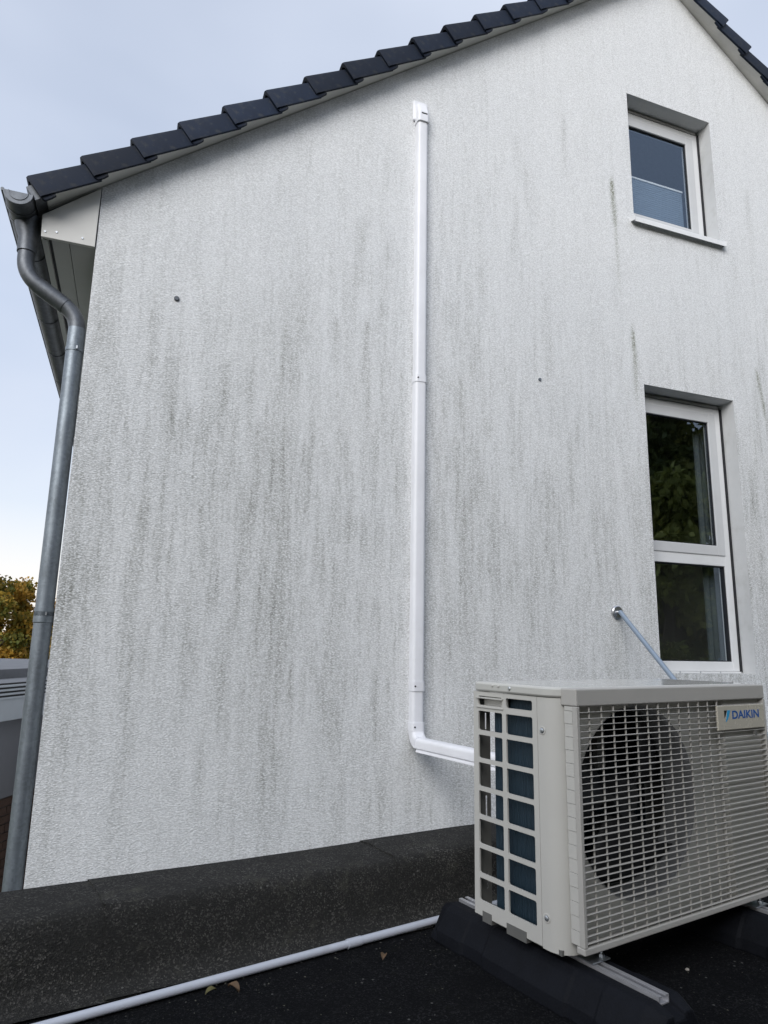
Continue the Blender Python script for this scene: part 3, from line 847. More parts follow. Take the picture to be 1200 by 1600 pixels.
# wall inlet cap
bm = bmesh.new()
duct_sweep(bm, [((0, -.001, 4.395), (0, -1, 0)), ((0, -.001, 4.475), (0, -1, 0)), ((0, -.001, 4.56), (0, -1, 0))], (1, 0, 0), DW + .006, DD + .012)
for v in bm.verts:
    if v.co.z > 4.55:
        v.co.y *= .55; v.co.x *= .9; v.co.z += .03 * (1 if v.co.y > -.02 else 0)
bm_obj('inlet_cap', bm, M['pvc_duct'], duct, bevel=.006)
bm = bmesh.new(); box(bm, -.066, .052, -.022, -.001, 4.43, 4.60)
bm_obj('wall_flange', bm, M['pvc_duct'], duct, bevel=.012)
box_obj('cap_slot', (-.020, .026, -DD - .0142, -DD - .012, 4.452, 4.462), M['gasket'], duct)
# elbow out of the wall and run to the outdoor unit
run_dir = Vector((.22, -1.0, 0.0)).normalized()
ac_across = Vector((run_dir.y * -1, run_dir.x, 0)).normalized()
bm = bmesh.new()
path = []
for i in range(9):
    t = i / 8; a = t * math.pi / 2
    c_ = Vector((0, -.108, .50 - .4))
    rad = .107
    p = c_ + Vector((0, math.cos(a), 0)) * rad + Vector((0, 0, -math.sin(a))) * rad
    o_ = Vector((0, -math.cos(a), math.sin(a)))
    path.append((p, o_))
path.insert(0, ((0, -.001, .53 - .4), (0, -1, 0)))
duct_sweep(bm, path, (1, 0, 0), DW + .003, DD + .002)
bm_obj('elbow', bm, M['pvc_duct'], duct, auto=50)
bm = bmesh.new()
s0 = Vector((.0, -.10, -.0065)); path = [(s0, (0, 0, 1)), (s0 + run_dir * 1.62, (0, 0, 1))]
duct_sweep(bm, path, (-ac_across.x, -ac_across.y, 0) if ac_across.x < 0 else tuple(ac_across), DW, DD - .004)
bm_obj('duct_cover', bm, M['pvc_duct'], duct, auto=50)
bm = bmesh.new()
duct_sweep(bm, [(s0 + Vector((0, 0, -.020)), (0, 0, 1)), (s0 + run_dir * 1.62 + Vector((0, 0, -.020)), (0, 0, 1))], tuple(ac_across), DW - .001, .0197)
bm_obj('duct_base', bm, M['pvc_duct'], duct, auto=50)

# ------------------------------------------------------------------ glass canopy hung on rods (door below)
can = tag(empty('glass_canopy', (3.289, D, 0.4)), 'steel rod with round wall rosette holding a glass canopy, beside the tall window', 'canopy')
for dx in (0, 1.72):
    ro = tube_obj('rosette', [(dx, -.002, .865), (dx, -.016, .865), (dx, -.021, .865)], [.048, .048, .041], M['steel'], can, 28)
    tube_obj('stud', [(dx, -.02, .865), (dx, -.05, .862)], .013, M['steel'], ro, 14)
    tube_obj('rod', [(dx, -.040, .868), (dx, -.93, .041)], .0165, M['rod'], can, 14)
    tube_obj('glass_clamp', [(dx, -.93, .045), (dx, -.93, -.02)], .022, M['steel'], can, 16)
bm = bmesh.new(); box(bm, -.25, 1.97, -1.08, -.01, -.006, .008)
bm_obj('glass_panel', bm, M['canopy_glass'], can)
dr = box_obj('entrance_door', (3.7, 4.7, D - .02, D - .001, GZ, -.6), M['door_wood'], house)

# ------------------------------------------------------------------ garage flat roof (rotated against the house)
DG = R(12.6366)
gar = tag(empty('garage', (0, 0, 0), DG), 'flat garage roof in black bitumen felt with a low upstand in front of the house', 'garage')
VP = lambda u: 2.258 - .0361 * (u - .317)     # inner face of the upstand at its top edge
bm = bmesh.new(); box(bm, -5.5, 7.5, -6.5, 2.05, -.30, -.012)
bm_obj('roof_slab', bm, M['roof_grey'], gar)
bm = bmesh.new()
box(bm, -5.4, 7.4, -6.4, -6.15, GZ, -.31); box(bm, -5.4, -5.15, -6.14, 2.5, GZ, -.31); box(bm, 7.15, 7.4, -6.14, 2.1, GZ, -.31); box(bm, -5.14, 7.14, 1.9, 2.14, GZ, -.31)
bm_obj('garage_wall', bm, M['plaster_plain'], gar)
vb = 1.90
k = 0
while vb > -6.4:
    bm = bmesh.new(); n = 40
    wv = [rng.normal(0, .004) for _ in range(n + 1)]
    v1 = (2.27 if k == 0 else vb + 1.0 * 0 + .0)
    a0, a1 = (vb, 2.24) if k == 0 else (vb, vb + 1.0)
    h = .004 + .0042 * (k % 2)
    rows = []
    for i in range(n + 1):
        u = -5.3 + 12.6 * i / n
        rows.append([bm.verts.new((u, a0 + wv[i], h - .008)), bm.verts.new((u, a0 + wv[i], h)), bm.verts.new((u, (a0 + a1) / 2, h + rng.normal(0, .001))), bm.verts.new((u, a1 + (.05 if k else 0), h))])
    for p_, q_ in zip(rows, rows[1:]):
        for j in range(3):
            bm.faces.new((p_[j], q_[j], q_[j + 1], p_[j + 1]))
    bm_obj('felt_sheet', bm, M['deck'], gar, auto=40)
    vb -= .96; k += 1
# upstand core and the felt sheets dressed over it
ZT = .225
par = empty('upstand'); par.parent = gar
bm = bmesh.new()
A_ = [(-5.3, VP(-5.3) + .03), (7.3, VP(7.3) + .03), (7.3, VP(7.3) + .28), (-5.3, VP(-5.3) + .28)]
extrude_poly(bm, [(a, b, 0) for a, b in A_], (0, 0, -.31), (0, 0, ZT - .02))
bm_obj('upstand_core', bm, M['roof_grey'], par)
prof = [(-.085, .010), (-.065, .012), (-.045, .018), (-.028, .036), (-.018, .07), (-.012, .12), (-.005, .175), (.003, ZT - .018), (.014, ZT - .006), (.03, ZT), (.10, ZT + .003), (.20, ZT + .002), (.27, ZT - .002), (.288, ZT - .02), (.29, ZT - .12)]
ju = .610
edges_u = [ju + 1.0 * k for k in range(-6, 7)]
for k, (ua, ub) in enumerate(zip(edges_u, edges_u[1:])):
    bm = bmesh.new(); n = 16; rows = []
    for i in range(n + 1):
        t = i / n; u = ua - .10 + (ub - ua + .10) * t + (0.002 if i else 0)
        lift = .0085 * (1 - t) + .0005
        row = []
        for j, (dv, z) in enumerate(prof):
            q = min(max((j - 3) / 5, 0), 1)
            wob = rng.normal(0, .0014) + .003 * math.sin(u * 5.1 + j * .5) * (1 if j > 3 else .3)
            jj = rng.normal(0, .003) if i == 0 else 0
            row.append(bm.verts.new((u + jj, VP(u) + dv - lift * q + wob * .6 + .0, z + (lift if j > 7 or j < 3 else 0) * .8 + .0025 * math.sin(u * 3.3 + 1) * q + (rng.normal(0, .0016) if j in (8, 9) else 0))))
        rows.append(row)
    # turned-under starting edge gives the lap its thickness
    rows.insert(0, [bm.verts.new((v.co.x + .001, v.co.y + .008, v.co.z - .006)) for v in rows[0]])
    for p_, q_ in zip(rows, rows[1:]):
        for j in range(len(prof) - 1):
            bm.faces.new((p_[j], q_[j], q_[j + 1], p_[j + 1]))
    bm_obj('felt_sheet', bm, M['bitumen'], par, auto=50)


def GP(u, v, z):
    c, s = math.cos(DG), math.sin(DG)
    return Vector((u * c - v * s, u * s + v * c, z))


# ------------------------------------------------------------------ drain pipe lying on the deck
pv = 2.124
dpipe = tag(empty('drain_pipe', GP(1.0, pv, 0.0), DG), 'thin white plastic pipe lying along the flat roof below the upstand', 'pipe')


def pvv(u):
    return .036 * (u - 1.0) + .002 * math.sin(u * 2.2)


def pts_pipe(a, b, n=14):
    return [(u - 1.0, pvv(u), .0205) for u in np.linspace(a, b, n)]


tube_obj('pipe_length', pts_pipe(-2.6, 1.30, 30), .0122, M['pvc_pipe'], dpipe, 20)
tube_obj('pipe_length', pts_pipe(1.27, 2.35, 10), .0132, M['pvc_pipe'], dpipe, 20)
tube_obj('socket', pts_pipe(1.262, 1.315, 3), .0148, M['pvc_pipe'], dpipe, 20)

# ------------------------------------------------------------------ rubber mounting feet with rails
def foot(u, label):
    v0, v1 = 1.185, 2.075
    t = tag(empty('rubber_foot', GP(u, (v0 + v1) / 2, 0.0), DG), label, 'support foot', 'rubber feet under the outdoor unit')
    h, wb, wt = .118, .125, .058
    bm = bmesh.new()
    hl = (v1 - v0) / 2
    ys = []
    y = -hl
    secs = [(-hl, .72), (-hl + .05, 1)]
    for c in (-.22, .22):
        secs += [(c - .055, 1), (c - .045, .93), (c + .045, .93), (c + .055, 1)]
    secs += [(hl - .05, 1), (hl, .72)]
    rings = []
    for (yy, k_) in secs:
        e = k_ if k_ < .9 else 1
        kk = k_
        ring = [(-wb * (kk if k_ >= .9 else .92), .006), (-wb * .96 * kk, .045), (-wt * 1.42 * kk, h * .86 * (e if e > .9 else .9)), (-wt * kk - .004, h * (e if e > .9 else .86)),
                (-.021, h * (1 if e > .9 else .86)), (-.021, h * (1 if e > .9 else .86) - .014), (.021, h * (1 if e > .9 else .86) - .014), (.021, h * (1 if e > .9 else .86)),
                (wt * kk + .004, h * (e if e > .9 else .86)), (wt * 1.42 * kk, h * .86 * (e if e > .9 else .9)), (wb * .96 * kk, .045), (wb * (kk if k_ >= .9 else .92), .006)]
        rings.append([bm.verts.new((a, yy, z)) for a, z in ring])
    n = len(rings[0])
    for a, b in zip(rings, rings[1:]):
        for i in range(n):
            bm.faces.new((a[i], a[(i + 1) % n], b[(i + 1) % n], b[i]))
    bm.faces.new(rings[0][::-1]); bm.faces.new(rings[-1])
    bm_obj('rubber_block', bm, M['rubber'], t, bevel=.006)
    bm = bmesh.new()
    hl2 = hl - .045
    # C-shaped slotted rail
    P = [(-.0205, 0, h - .0135), (.0205, 0, h - .0135), (.0205, 0, h + .007), (.007, 0, h + .007), (.007, 0, h + .004), (.0175, 0, h + .004), (.0175, 0, h - .0105), (-.0175, 0, h - .0105), (-.0175, 0, h + .004), (-.007, 0, h + .004), (-.007, 0, h + .007), (-.0205, 0, h + .007)]
    extrude_poly(bm, P, (0, -hl2, 0), (0, hl2, 0))
    bm_obj('mounting_rail', bm, M['alu'], t)
    return t


foot(1.672, 'black rubber foot with metal rail under the open louvre side of the outdoor unit')
foot(2.515, 'black rubber foot with metal rail partly cut off by the picture edge')

# ------------------------------------------------------------------ heat pump outdoor unit
U0, V0, Z0 = 2.08, 1.64, .155
ac = tag(empty('heat_pump', GP(U0, V0, Z0), DG), 'ivory heat pump outdoor unit with wide fan grille standing on the flat roof', 'heat pump')
UL, UR, VF, VB = 1.562 - U0, 2.60 - U0, 1.457 - V0, 1.838 - V0
ZB, ZLB, ZTOP = 0.0, .847 - Z0, .878 - Z0


def grid_panel(name, us, zsx, holes, thick, axis, pos, mat, parent, bev=.006):
    """flat panel with rectangular holes, extruded; axis 'u' = normal along u"""
    bm = bmesh.new()
    vt = {}

    def vget(a, z):
        k_ = (round(a, 5), round(z, 5))
        if k_ not in vt:
            vt[k_] = bm.verts.new((pos, a, z) if axis == 'u' else (a, pos, z))
        return vt[k_]
    for i in range(len(us) - 1):
        for j in range(len(zsx) - 1):
            ca, cz_ = (us[i] + us[i + 1]) / 2, (zsx[j] + zsx[j + 1]) / 2
            if any(h[0] < ca < h[1] and h[2] < cz_ < h[3] for h in holes):
                continue
            bm.faces.new((vget(us[i], zsx[j]), vget(us[i + 1], zsx[j]), vget(us[i + 1], zsx[j + 1]), vget(us[i], zsx[j + 1])))
    r = bmesh.ops.extrude_face_region(bm, geom=bm.faces[:])
    ev = [g_ for g_ in r['geom'] if isinstance(g_, bmesh.types.BMVert)]
    bmesh.ops.translate(bm, verts=ev, vec=(thick, 0, 0) if axis == 'u' else (0, thick, 0))
    bmesh.ops.recalc_face_normals(bm, faces=bm.faces)
    if bev:
        ed = []
        for e in bm.edges:
            d = (e.verts[0].co - e.verts[1].co).normalized()
            ax = Vector((1, 0, 0)) if axis == 'u' else Vector((0, 1, 0))
            if abs(d.dot(ax)) > .99 and len(e.link_faces) == 2 and e.calc_face_angle(0) > R(60):
                mid = (e.verts[0].co + e.verts[1].co) / 2
                a = mid.y if axis == 'u' else mid.x
                if any(min(abs(a - h[0]), abs(a - h[1])) < 1e-4 and min(abs(mid.z - h[2]), abs(mid.z - h[3])) < 1e-4 for h in holes):
                    ed.append(e)
        if ed:
            bmesh.ops.bevel(bm, geom=ed, offset=bev, segments=3, affect='EDGES', profile=.5)
    return bm_obj(name, bm, mat, parent, auto=40)


# louvred side panel
vcols = [x - V0 for x in (1.543, 1.563, 1.680, 1.698, 1.814, 1.838)]
tops = [.783, .706, .618, .530, .442, .354, .266]
bots = [.721, .632, .544, .456, .368, .280, .199]
zl = sorted([ZB, ZLB - .001, .802 - Z0, .832 - Z0] + [q - Z0 for q in tops] + [q - Z0 for q in bots])
holes = [(vcols[1], vcols[2], b - Z0, t_ - Z0) for t_, b in zip(tops, bots)] + [(vcols[3], vcols[4], b - Z0, t_ - Z0) for t_, b in zip(tops, bots)]
holes += [(vcols[1], vcols[2], .802 - Z0, .832 - Z0), (vcols[3], vcols[4], .802 - Z0, .832 - Z0)]
side = grid_panel('side_louvre', vcols, zl, holes, .006, 'u', UL, M['ivory'], ac)
side['label'] = 'open louvre side panel with two columns of slots'
# carrying handle in the top rear cell
bm = bmesh.new()
box(bm, UL + .0065, UL + .030, vcols[3], vcols[4], .797 - Z0, .801 - Z0)
box(bm, UL + .027, UL + .030, vcols[3], vcols[4], .8011 - Z0, .836 - Z0)
bm_obj('handle', bm, M['ivory'], side)
bm = bmesh.new(); box(bm, UL - .008, UL - .0005, vcols[3] - .006, vcols[4] + .006, .824 - Z0, .829 - Z0)
box(bm, UL - .004, UL - .0005, vcols[3] - .006, vcols[4] + .006, .794 - Z0, .799 - Z0)
bm_obj('handle_lip', bm, M['ivory'], side, bevel=.001)
for (a, b) in ((1.758, 1.800), (1.606, 1.690)):
    box_obj('foot_tab', (UL - .0015, UL + .02, a - V0, b - V0, -.014, .016), M['dark_plate'], ac)
# rounded front corner column
bm = bmesh.new()
r_ = .062
P = []
for i in range(9):
    a = R(180 + 90 * i / 8)
    P.append((UL + r_ + r_ * math.cos(a), VF + r_ + r_ * math.sin(a), 0))
P = [(UL, 1.5415 - V0, 0)] + P + [(UL + r_ + .03, VF, 0), (UL + r_ + .03, VF + .004, 0)]
P += [(UL + r_ + (r_ - .004) * math.cos(R(270 - 90 * i / 8)), VF + r_ + (r_ - .004) * math.sin(R(270 - 90 * i / 8)), 0) for i in range(9)] + [(UL + .004, 1.5415 - V0, 0)]
extrude_poly(bm, P, (0, 0, ZB - .004), (0, 0, ZLB - .001))
colm = bm_obj('corner_panel', bm, M['ivory'], ac, auto=30)
for zz in (.749, .234):
    sp = tube_obj('screw', [(UL - .0045, 1.523 - V0, zz - Z0), (UL - .003, 1.523 - V0, zz - Z0), (UL + .004, 1.523 - V0, zz - Z0)], [.005, .0075, .0075], M['galv'], colm, 14)
    bm = bmesh.new()
    for i in range(16):
        a0, a1 = 2 * math.pi * i / 16, 2 * math.pi * (i + 1) / 16
        q = [bm.verts.new((UL - dx, 1.523 - V0 + rr * math.cos(a), zz - Z0 + rr * math.sin(a))) for a in (a0, a1) for rr, dx in ((.0085, .0005), (.0115, .0018), (.0135, .0002))]
        bm.faces.new((q[0], q[1], q[4], q[3])); bm.faces.new((q[1], q[2], q[5], q[4]))
    bmesh.ops.remove_doubles(bm, verts=bm.verts, dist=1e-5)
    bm_obj('screw_dimple', bm, M['ivory'], colm, smooth=True)
# front plate with fan opening
FC, FZ, FR = 1.918 - U0, .530 - Z0, .288
bm = bmesh.new()
u0, u1, z0_, z1_ = UL + r_ + .031, 2.355 - U0, ZB, ZLB - .001
seg = 64
inner, outer = [], []
for i in range(seg):
    a = 2 * math.pi * i / seg
    c, s = math.cos(a), math.sin(a)
    inner.append(bm.verts.new((FC + FR * c, VF + .002, FZ + FR * s)))
    tx = (u1 - FC) / c if c > 1e-6 else ((u0 - FC) / c if c < -1e-6 else 1e9)
    tz = (z1_ - FZ) / s if s > 1e-6 else ((z0_ - FZ) / s if s < -1e-6 else 1e9)
    t_ = min(tx, tz)
    outer.append(bm.verts.new((FC + t_ * c, VF + .002, FZ + t_ * s)))
for cu, cz_ in ((u0, z0_), (u0, z1_), (u1, z0_), (u1, z1_)):
    v = min(outer, key=lambda q: (q.co.x - cu) ** 2 + (q.co.z - cz_) ** 2); v.co.x, v.co.z = cu, cz_
for i in range(seg):
    j = (i + 1) % seg; bm.faces.new((inner[i], inner[j], outer[j], outer[i]))
bm_obj('front_plate', bm, M['ivory'], ac)
bm = bmesh.new()
rings = []
for (rr, dv) in ((FR + .001, .0015), (FR - .006, .007), (FR - .010, .02), (FR - .012, .10), (FR - .008, .115), (FR + .01, .12)):
    rings.append([bm.verts.new((FC + rr * math.cos(2 * math.pi * i / seg), VF + dv, FZ + rr * math.sin(2 * math.pi * i / seg))) for i in range(seg)])
for a, b in zip(rings, rings[1:]):
    for i in range(seg):
        bm.faces.new((a[i], a[(i + 1) % seg], b[(i + 1) % seg], b[i]))
bm_obj('bell_mouth', bm, M['bell'], ac, smooth=True)
# fan
fan = empty('fan', (FC, VF + .085, FZ)); fan.parent = ac
tube_obj('hub', [(0, -.035, 0), (0, -.032, 0), (0, .03, 0)], [.05, .06, .062], M['fan'], fan, 28)
for b_ in range(3):
    bm = bmesh.new(); rows = []
    base = 2 * math.pi * b_ / 3 + .5
    for i in range(9):
        rr = .055 + (.266 - .055) * i / 8
        row = []
        sweep = .55 + .35 * i / 8
        for j in range(7):
            t_ = j / 6
            a = base + sweep * (t_ - .5) * 2 * .75 + .25 * (i / 8)
            row.append(bm.verts.new((rr * math.cos(a), .04 - .085 * t_ + .01 * math.sin(t_ * math.pi), rr * math.sin(a))))
        rows.append(row)
    for p_, q_ in zip(rows, rows[1:]):
        for j in range(6):
            bm.faces.new((p_[j], p_[j + 1], q_[j + 1], q_[j]))
    o = bm_obj('blade', bm, M['fan'], fan, smooth=True)
    sm = o.modifiers.new('thick', 'SOLIDIFY'); sm.thickness = .004
for za, zb_ in ((-.33, -.07), (.07, .31)):
    box_obj('motor_strut', (-.02, .02, .06, .08, za, zb_), M['dark_plate'], fan)
# coil (side and rear), inner partition
box_obj('coil', (1.597 - U0, 1.617 - U0, 1.50 - V0, 1.772 - V0, .012, ZLB - .01), M['coil'], ac)
box_obj('coil', (1.672 - U0, 2.36 - U0, 1.772 - V0, 1.792 - V0, .012, ZLB - .01), M['coil'], ac)
box_obj('partition', (2.372 - U0, 2.376 - U0, VF + .02, VB - .01, .005, ZLB - .005), M['dark_plate'], ac)
# rear corner strip with slots, rear guard, right and rear plates
zl2 = sorted([.002, ZLB - .002] + [q - Z0 for q in (.718, .772, .44, .505, .22, .27)])
grid_panel('rear_corner_strip', [1.5695 - U0, 1.607 - U0, 1.614 - U0, 1.630 - U0], zl2, [(1.607 - U0, 1.614 - U0, .718 - Z0, .772 - Z0), (1.607 - U0, 1.614 - U0, .44 - Z0, .505 - Z0), (1.607 - U0, 1.614 - U0, .22 - Z0, .27 - Z0)], .003, 'v', VB - .006, M['dark_plate'], ac, bev=0)
for k in range(9):
    uu = 1.70 - U0 + .075 * k
    tube_obj('rear_guard_wire', [(uu, VB, .01), (uu, VB, ZLB - .01)], .0022, M['dark_plate'], ac, 8)
box_obj('rear_plate', (2.36 - U0, UR, VB - .004, VB, .003, ZLB - .003), M['ivory'], ac)
box_obj('right_panel', (UR - .004, UR, VF + .06, VB - .005, .003, ZLB - .003), M['ivory'], ac)
bm = bmesh.new(); box(bm, UR + .0005, UR + .045, 1.62 - V0, 1.80 - V0, .06, .55)
bm_obj('valve_cover', bm, M['ivory'], ac, bevel=.012)
box_obj('base_pan', (UL + .008, UR - .006, VF + .02, VB - .008, -.006, .008), M['dark_plate'], ac)
# solid service panel behind the end of the grille
bm = bmesh.new(); box(bm, 2.358 - U0, UR - .001, 1.428 - V0, VF + .05, .004, ZLB - .004)
bm_obj('service_panel', bm, M['ivory'], ac, bevel=.006)
# lid
bm = bmesh.new()
P = []
for (cu, cv, a0) in ((UR - .05, VB - .03, 0), (UL + .03, VB - .03, 90), (UL + .062, VF + .062, 180), (UR - .05, VF + .05, 270)):
    rr = {0: .036, 90: .036, 180: .068, 270: .056}[a0]
    for i in range(7):
        a = R(a0 + 90 * i / 6); P.append((cu + rr * math.cos(a), cv + rr * math.sin(a), 0))
extrude_poly(bm, P, (0, 0, ZLB), (0, 0, ZTOP))
lid = bm_obj('lid', bm, M['ivory_lid'], ac, bevel=.007)
sharp(lid.data, 40)
for (a, zz) in ((1.655, .864), (1.706, .868), (1.735, .868)):
    tube_obj('screw', [(UL - .0105, a - V0, zz - Z0), (UL - .0085, a - V0, zz - Z0), (UL - .004, a - V0, zz - Z0)], [.004, .006, .006] if a < 1.7 else [.002, .004, .004], M['galv'] if a < 1.7 else M['ivory'], lid, 12)
# front grille ------------------------------------------------------------
GV = 1.407 - V0
GL, GR = 1.585 - U0, 2.597 - U0
GT, GBt = .876 - Z0, .169 - Z0
gri = empty('front_grille', (0, 0, 0)); gri.parent = ac
box_obj('top_rail', (GL, GR, GV, VF + .012, .826 - Z0, GT), M['grille'], gri, bevel=.004)
box_obj('bottom_rail', (GL, GR, GV, GV + .030, GBt, .187 - Z0), M['grille'], gri, bevel=.003)
box_obj('end_rail', (GL, GL + .013, GV, GV + .018, .1875 - Z0, .8255 - Z0), M['grille'], gri, bevel=.002)
box_obj('end_rail', (GR - .010, GR, GV, GV + .05, .1875 - Z0, .8255 - Z0), M['grille'], gri, bevel=.002)
# stepped side of the grille box
k = 0; zz = .189
while zz < .82:
    z2 = min(zz + .0355, .825)
    box_obj('side_rib', (GL + .001 + .0012 * (k % 2), GL + .012, GV + .0185, VF - .001, zz - Z0, z2 - Z0), M['ivory'], gri)
    zz = z2 + .0012; k += 1
slat_me = {}
for thick in (0, 1):
    bm = bmesh.new(); th = .0021 if not thick else .0038
    P = [(0, .002, -th / 2), (0, .0105, -th / 2 - .0012), (0, .0105, th / 2 - .0012), (0, .002, th / 2), (0, .0008, 0)]
    extrude_poly(bm, P, (GL + .0132, 0, 0), (GR - .0102, 0, 0))
    bmesh.ops.recalc_face_normals(bm, faces=bm.faces)
    me = bpy.data.meshes.new('slat'); bm.to_mesh(me); bm.free(); me.materials.append(M['grille']); slat_me[thick] = me
for k in range(35):
    zz = .809 - .0180 * k - Z0
    if zz < .196 - Z0:
        break
    o = link('slat', slat_me[1 if k % 5 == 4 else 0], None, gri); o.location = (0, GV, zz)
bm = bmesh.new(); box(bm, -.0011, .0011, .0050, .0100, .1872 - Z0, .8258 - Z0)
bar_me = bpy.data.meshes.new('grille_bar'); bmesh.ops.recalc_face_normals(bm, faces=bm.faces); bm.to_mesh(bm_me := bar_me); bm.free(); bar_me.materials.append(M['grille'])
for k in range(13):
    uu = 1.646 + .0545 * k - U0
    o = link('grille_bar', bar_me, None, gri); o.location = (uu, GV, 0)
# shroud strip hiding slat ends
box_obj('inner_flange', (GL + .0135, GL + .034, GV + .020, GV + .022, .188 - Z0, .825 - Z0), M['grille'], gri)
# badge -------------------------------------------------------------------
bd0, bd1, bz0, bz1 = 2.288 - U0, 2.583 - U0, .726 - Z0, .808 - Z0
bm = bmesh.new(); box(bm, bd0, bd1, GV - .0015, GV + .006, bz0, bz1)
badge = bm_obj('badge', bm, M['badge'], ac, bevel=.002)
cu = bpy.data.curves.new('badge_lettering', 'FONT'); cu.body = 'DAIKIN'; cu.size = .052; cu.extrude = .0004; cu.offset = .0012
cu.resolution_u = 4
tmp = bpy.data.objects.new('tmp_text', cu); COL.objects.link(tmp)
bpy.context.view_layer.update()
me = bpy.data.meshes.new_from_object(tmp.evaluated_get(bpy.context.evaluated_depsgraph_get()))
bpy.data.objects.remove(tmp)
me.name = 'lettering'; me.materials.clear(); me.materials.append(M['blue_ink'])
xs_ = [v.co.x for v in me.vertices]; zs_ = [v.co.y for v in me.vertices]
wx, hx = max(xs_) - min(xs_), max(zs_) - min(zs_)
x_0, y_0 = min(xs_), min(zs_)
tu0, tu1, tz0, tz1 = bd0 + .088, bd1 - .036, bz0 + .036, bz0 + .064
for v in me.vertices:
    a = (v.co.x - x_0) / wx; b = (v.co.y - y_0) / hx
    v.co = Vector((tu0 + a * (tu1 - tu0), GV - .0017 - (.0004 if v.co.z > 0 else 0), tz0 + b * (tz1 - tz0)))
link('lettering', me, None, badge)
bm = bmesh.new()
extrude_poly(bm, [(bd0 + .040, 0, bz0 + .066), (bd0 + .058, 0, bz0 + .066), (bd0 + .040, 0, bz0 + .040)], (0, GV - .0021, 0), (0, GV - .0016, 0))
bm_obj('emblem', bm, M['black_ink'], badge)
bm = bmesh.new()
extrude_poly(bm, [(bd0 + .060, 0, bz0 + .066), (bd0 + .078, 0, bz0 + .066), (bd0 + .062, 0, bz0 + .038), (bd0 + .046, 0, bz0 + .026)], (0, GV - .0021, 0), (0, GV - .0016, 0))
bm_obj('emblem', bm, M['cyan_ink'], badge)
box_obj('grille_clip', (2.515 - U0, 2.527 - U0, GV - .001, GV + .006, .700 - Z0, .716 - Z0), M['dark_plate'], ac)
box_obj('grille_clip', (2.515 - U0, 2.527 - U0, GV - .001, GV + .006, .245 - Z0, .258 - Z0), M['dark_plate'], ac)
# mounting brackets, bolts
for u in (1.690, 2.525):
    br = box_obj('mounting_bracket', (u - .045 - U0, u + .03 - U0, 1.435 - V0, 1.50 - V0, .1275 - Z0, .131 - Z0), M['galv'], ac)
    bm = bmesh.new(); box(bm, u - .03 - U0, u + .02 - U0, 1.49 - V0, 1.495 - V0, .132 - Z0, -.0065); bm_obj('bracket_leg', bm, M['galv'], br)
    bo = tube_obj('bolt', [(u + .012 - U0, 1.452 - V0, .112 - Z0), (u + .012 - U0, 1.452 - V0, .172 - Z0)], .0045, M['galv'], ac, 12)
    tube_obj('nut', [(u + .012 - U0, 1.452 - V0, .1312 - Z0), (u + .012 - U0, 1.452 - V0, .140 - Z0)], .0095, M['galv'], bo, 6)
    tube_obj('washer', [(u + .012 - U0, 1.452 - V0, .1255 - Z0), (u + .012 - U0, 1.452 - V0, .1272 - Z0)], .015, M['galv'], bo, 16)
    br2 = box_obj('mounting_bracket', (u - .045 - U0, u + .03 - U0, 1.80 - V0, 1.86 - V0, .1275 - Z0, .131 - Z0), M['galv'], ac)
    bm = bmesh.new(); box(bm, u - .03 - U0, u + .02 - U0, 1.80 - V0, 1.805 - V0, .132 - Z0, -.0065); bm_obj('bracket_leg', bm, M['galv'], br2)


# ------------------------------------------------------------------ litter on the deck
def leaf(u, v, ln, wd, rz, mt_, label, curl=.005):
    bm = bmesh.new(); rows = []
    for i in range(7):
        t = i / 6; w_ = wd * math.sin(math.pi * min(t * .95 + .04, 1)) ** .8
        rows.append([bm.verts.new((ln * (t - .5), w_ * s, .003 + curl * abs(s) + .010 * math.sin(t * 3) + random.uniform(0, .002))) for s in (-1, -.5, 0, .5, 1)])
    for a, b in zip(rows, rows[1:]):
        for j in range(4):
            bm.faces.new((a[j], a[j + 1], b[j + 1], b[j]))
    o = bm_obj('fallen_leaf', bm, M[mt_], None, smooth=True)
    o.location = GP(u, v, .010); o.rotation_euler = (0, 0, rz)
    tag(o, label, 'leaf', 'fallen leaves on the flat roof')


leaf(.835, 2.045, .045, .012, 2.2, 'leaf_dry', 'curled brown leaf lying just in front of the white pipe on the felt', .010)
leaf(.775, 2.062, .035, .011, .4, 'leaf_yellow', 'dull yellow leaf beside the curled brown leaf at the white pipe')
leaf(1.32, 2.00, .035, .010, 1.0, 'leaf_dry', 'small brown leaf near the pipe socket on the black felt')


def pebble(u, v, r_, label):
    bm = bmesh.new(); bmesh.ops.create_icosphere(bm, subdivisions=2, radius=r_)
    for q in bm.verts:
        q.co *= random.uniform(.85, 1.12); q.co.z *= .65
    o = bm_obj('pebble', bm, M['pebble'], None, smooth=True); o.location = GP(u, v, .008 + r_ * .5)
    tag(o, label, 'pebble', 'pebbles on the flat roof')


pebble(2.104, 1.457, .0065, 'tiny pale pebble on the black felt between the two rubber feet')
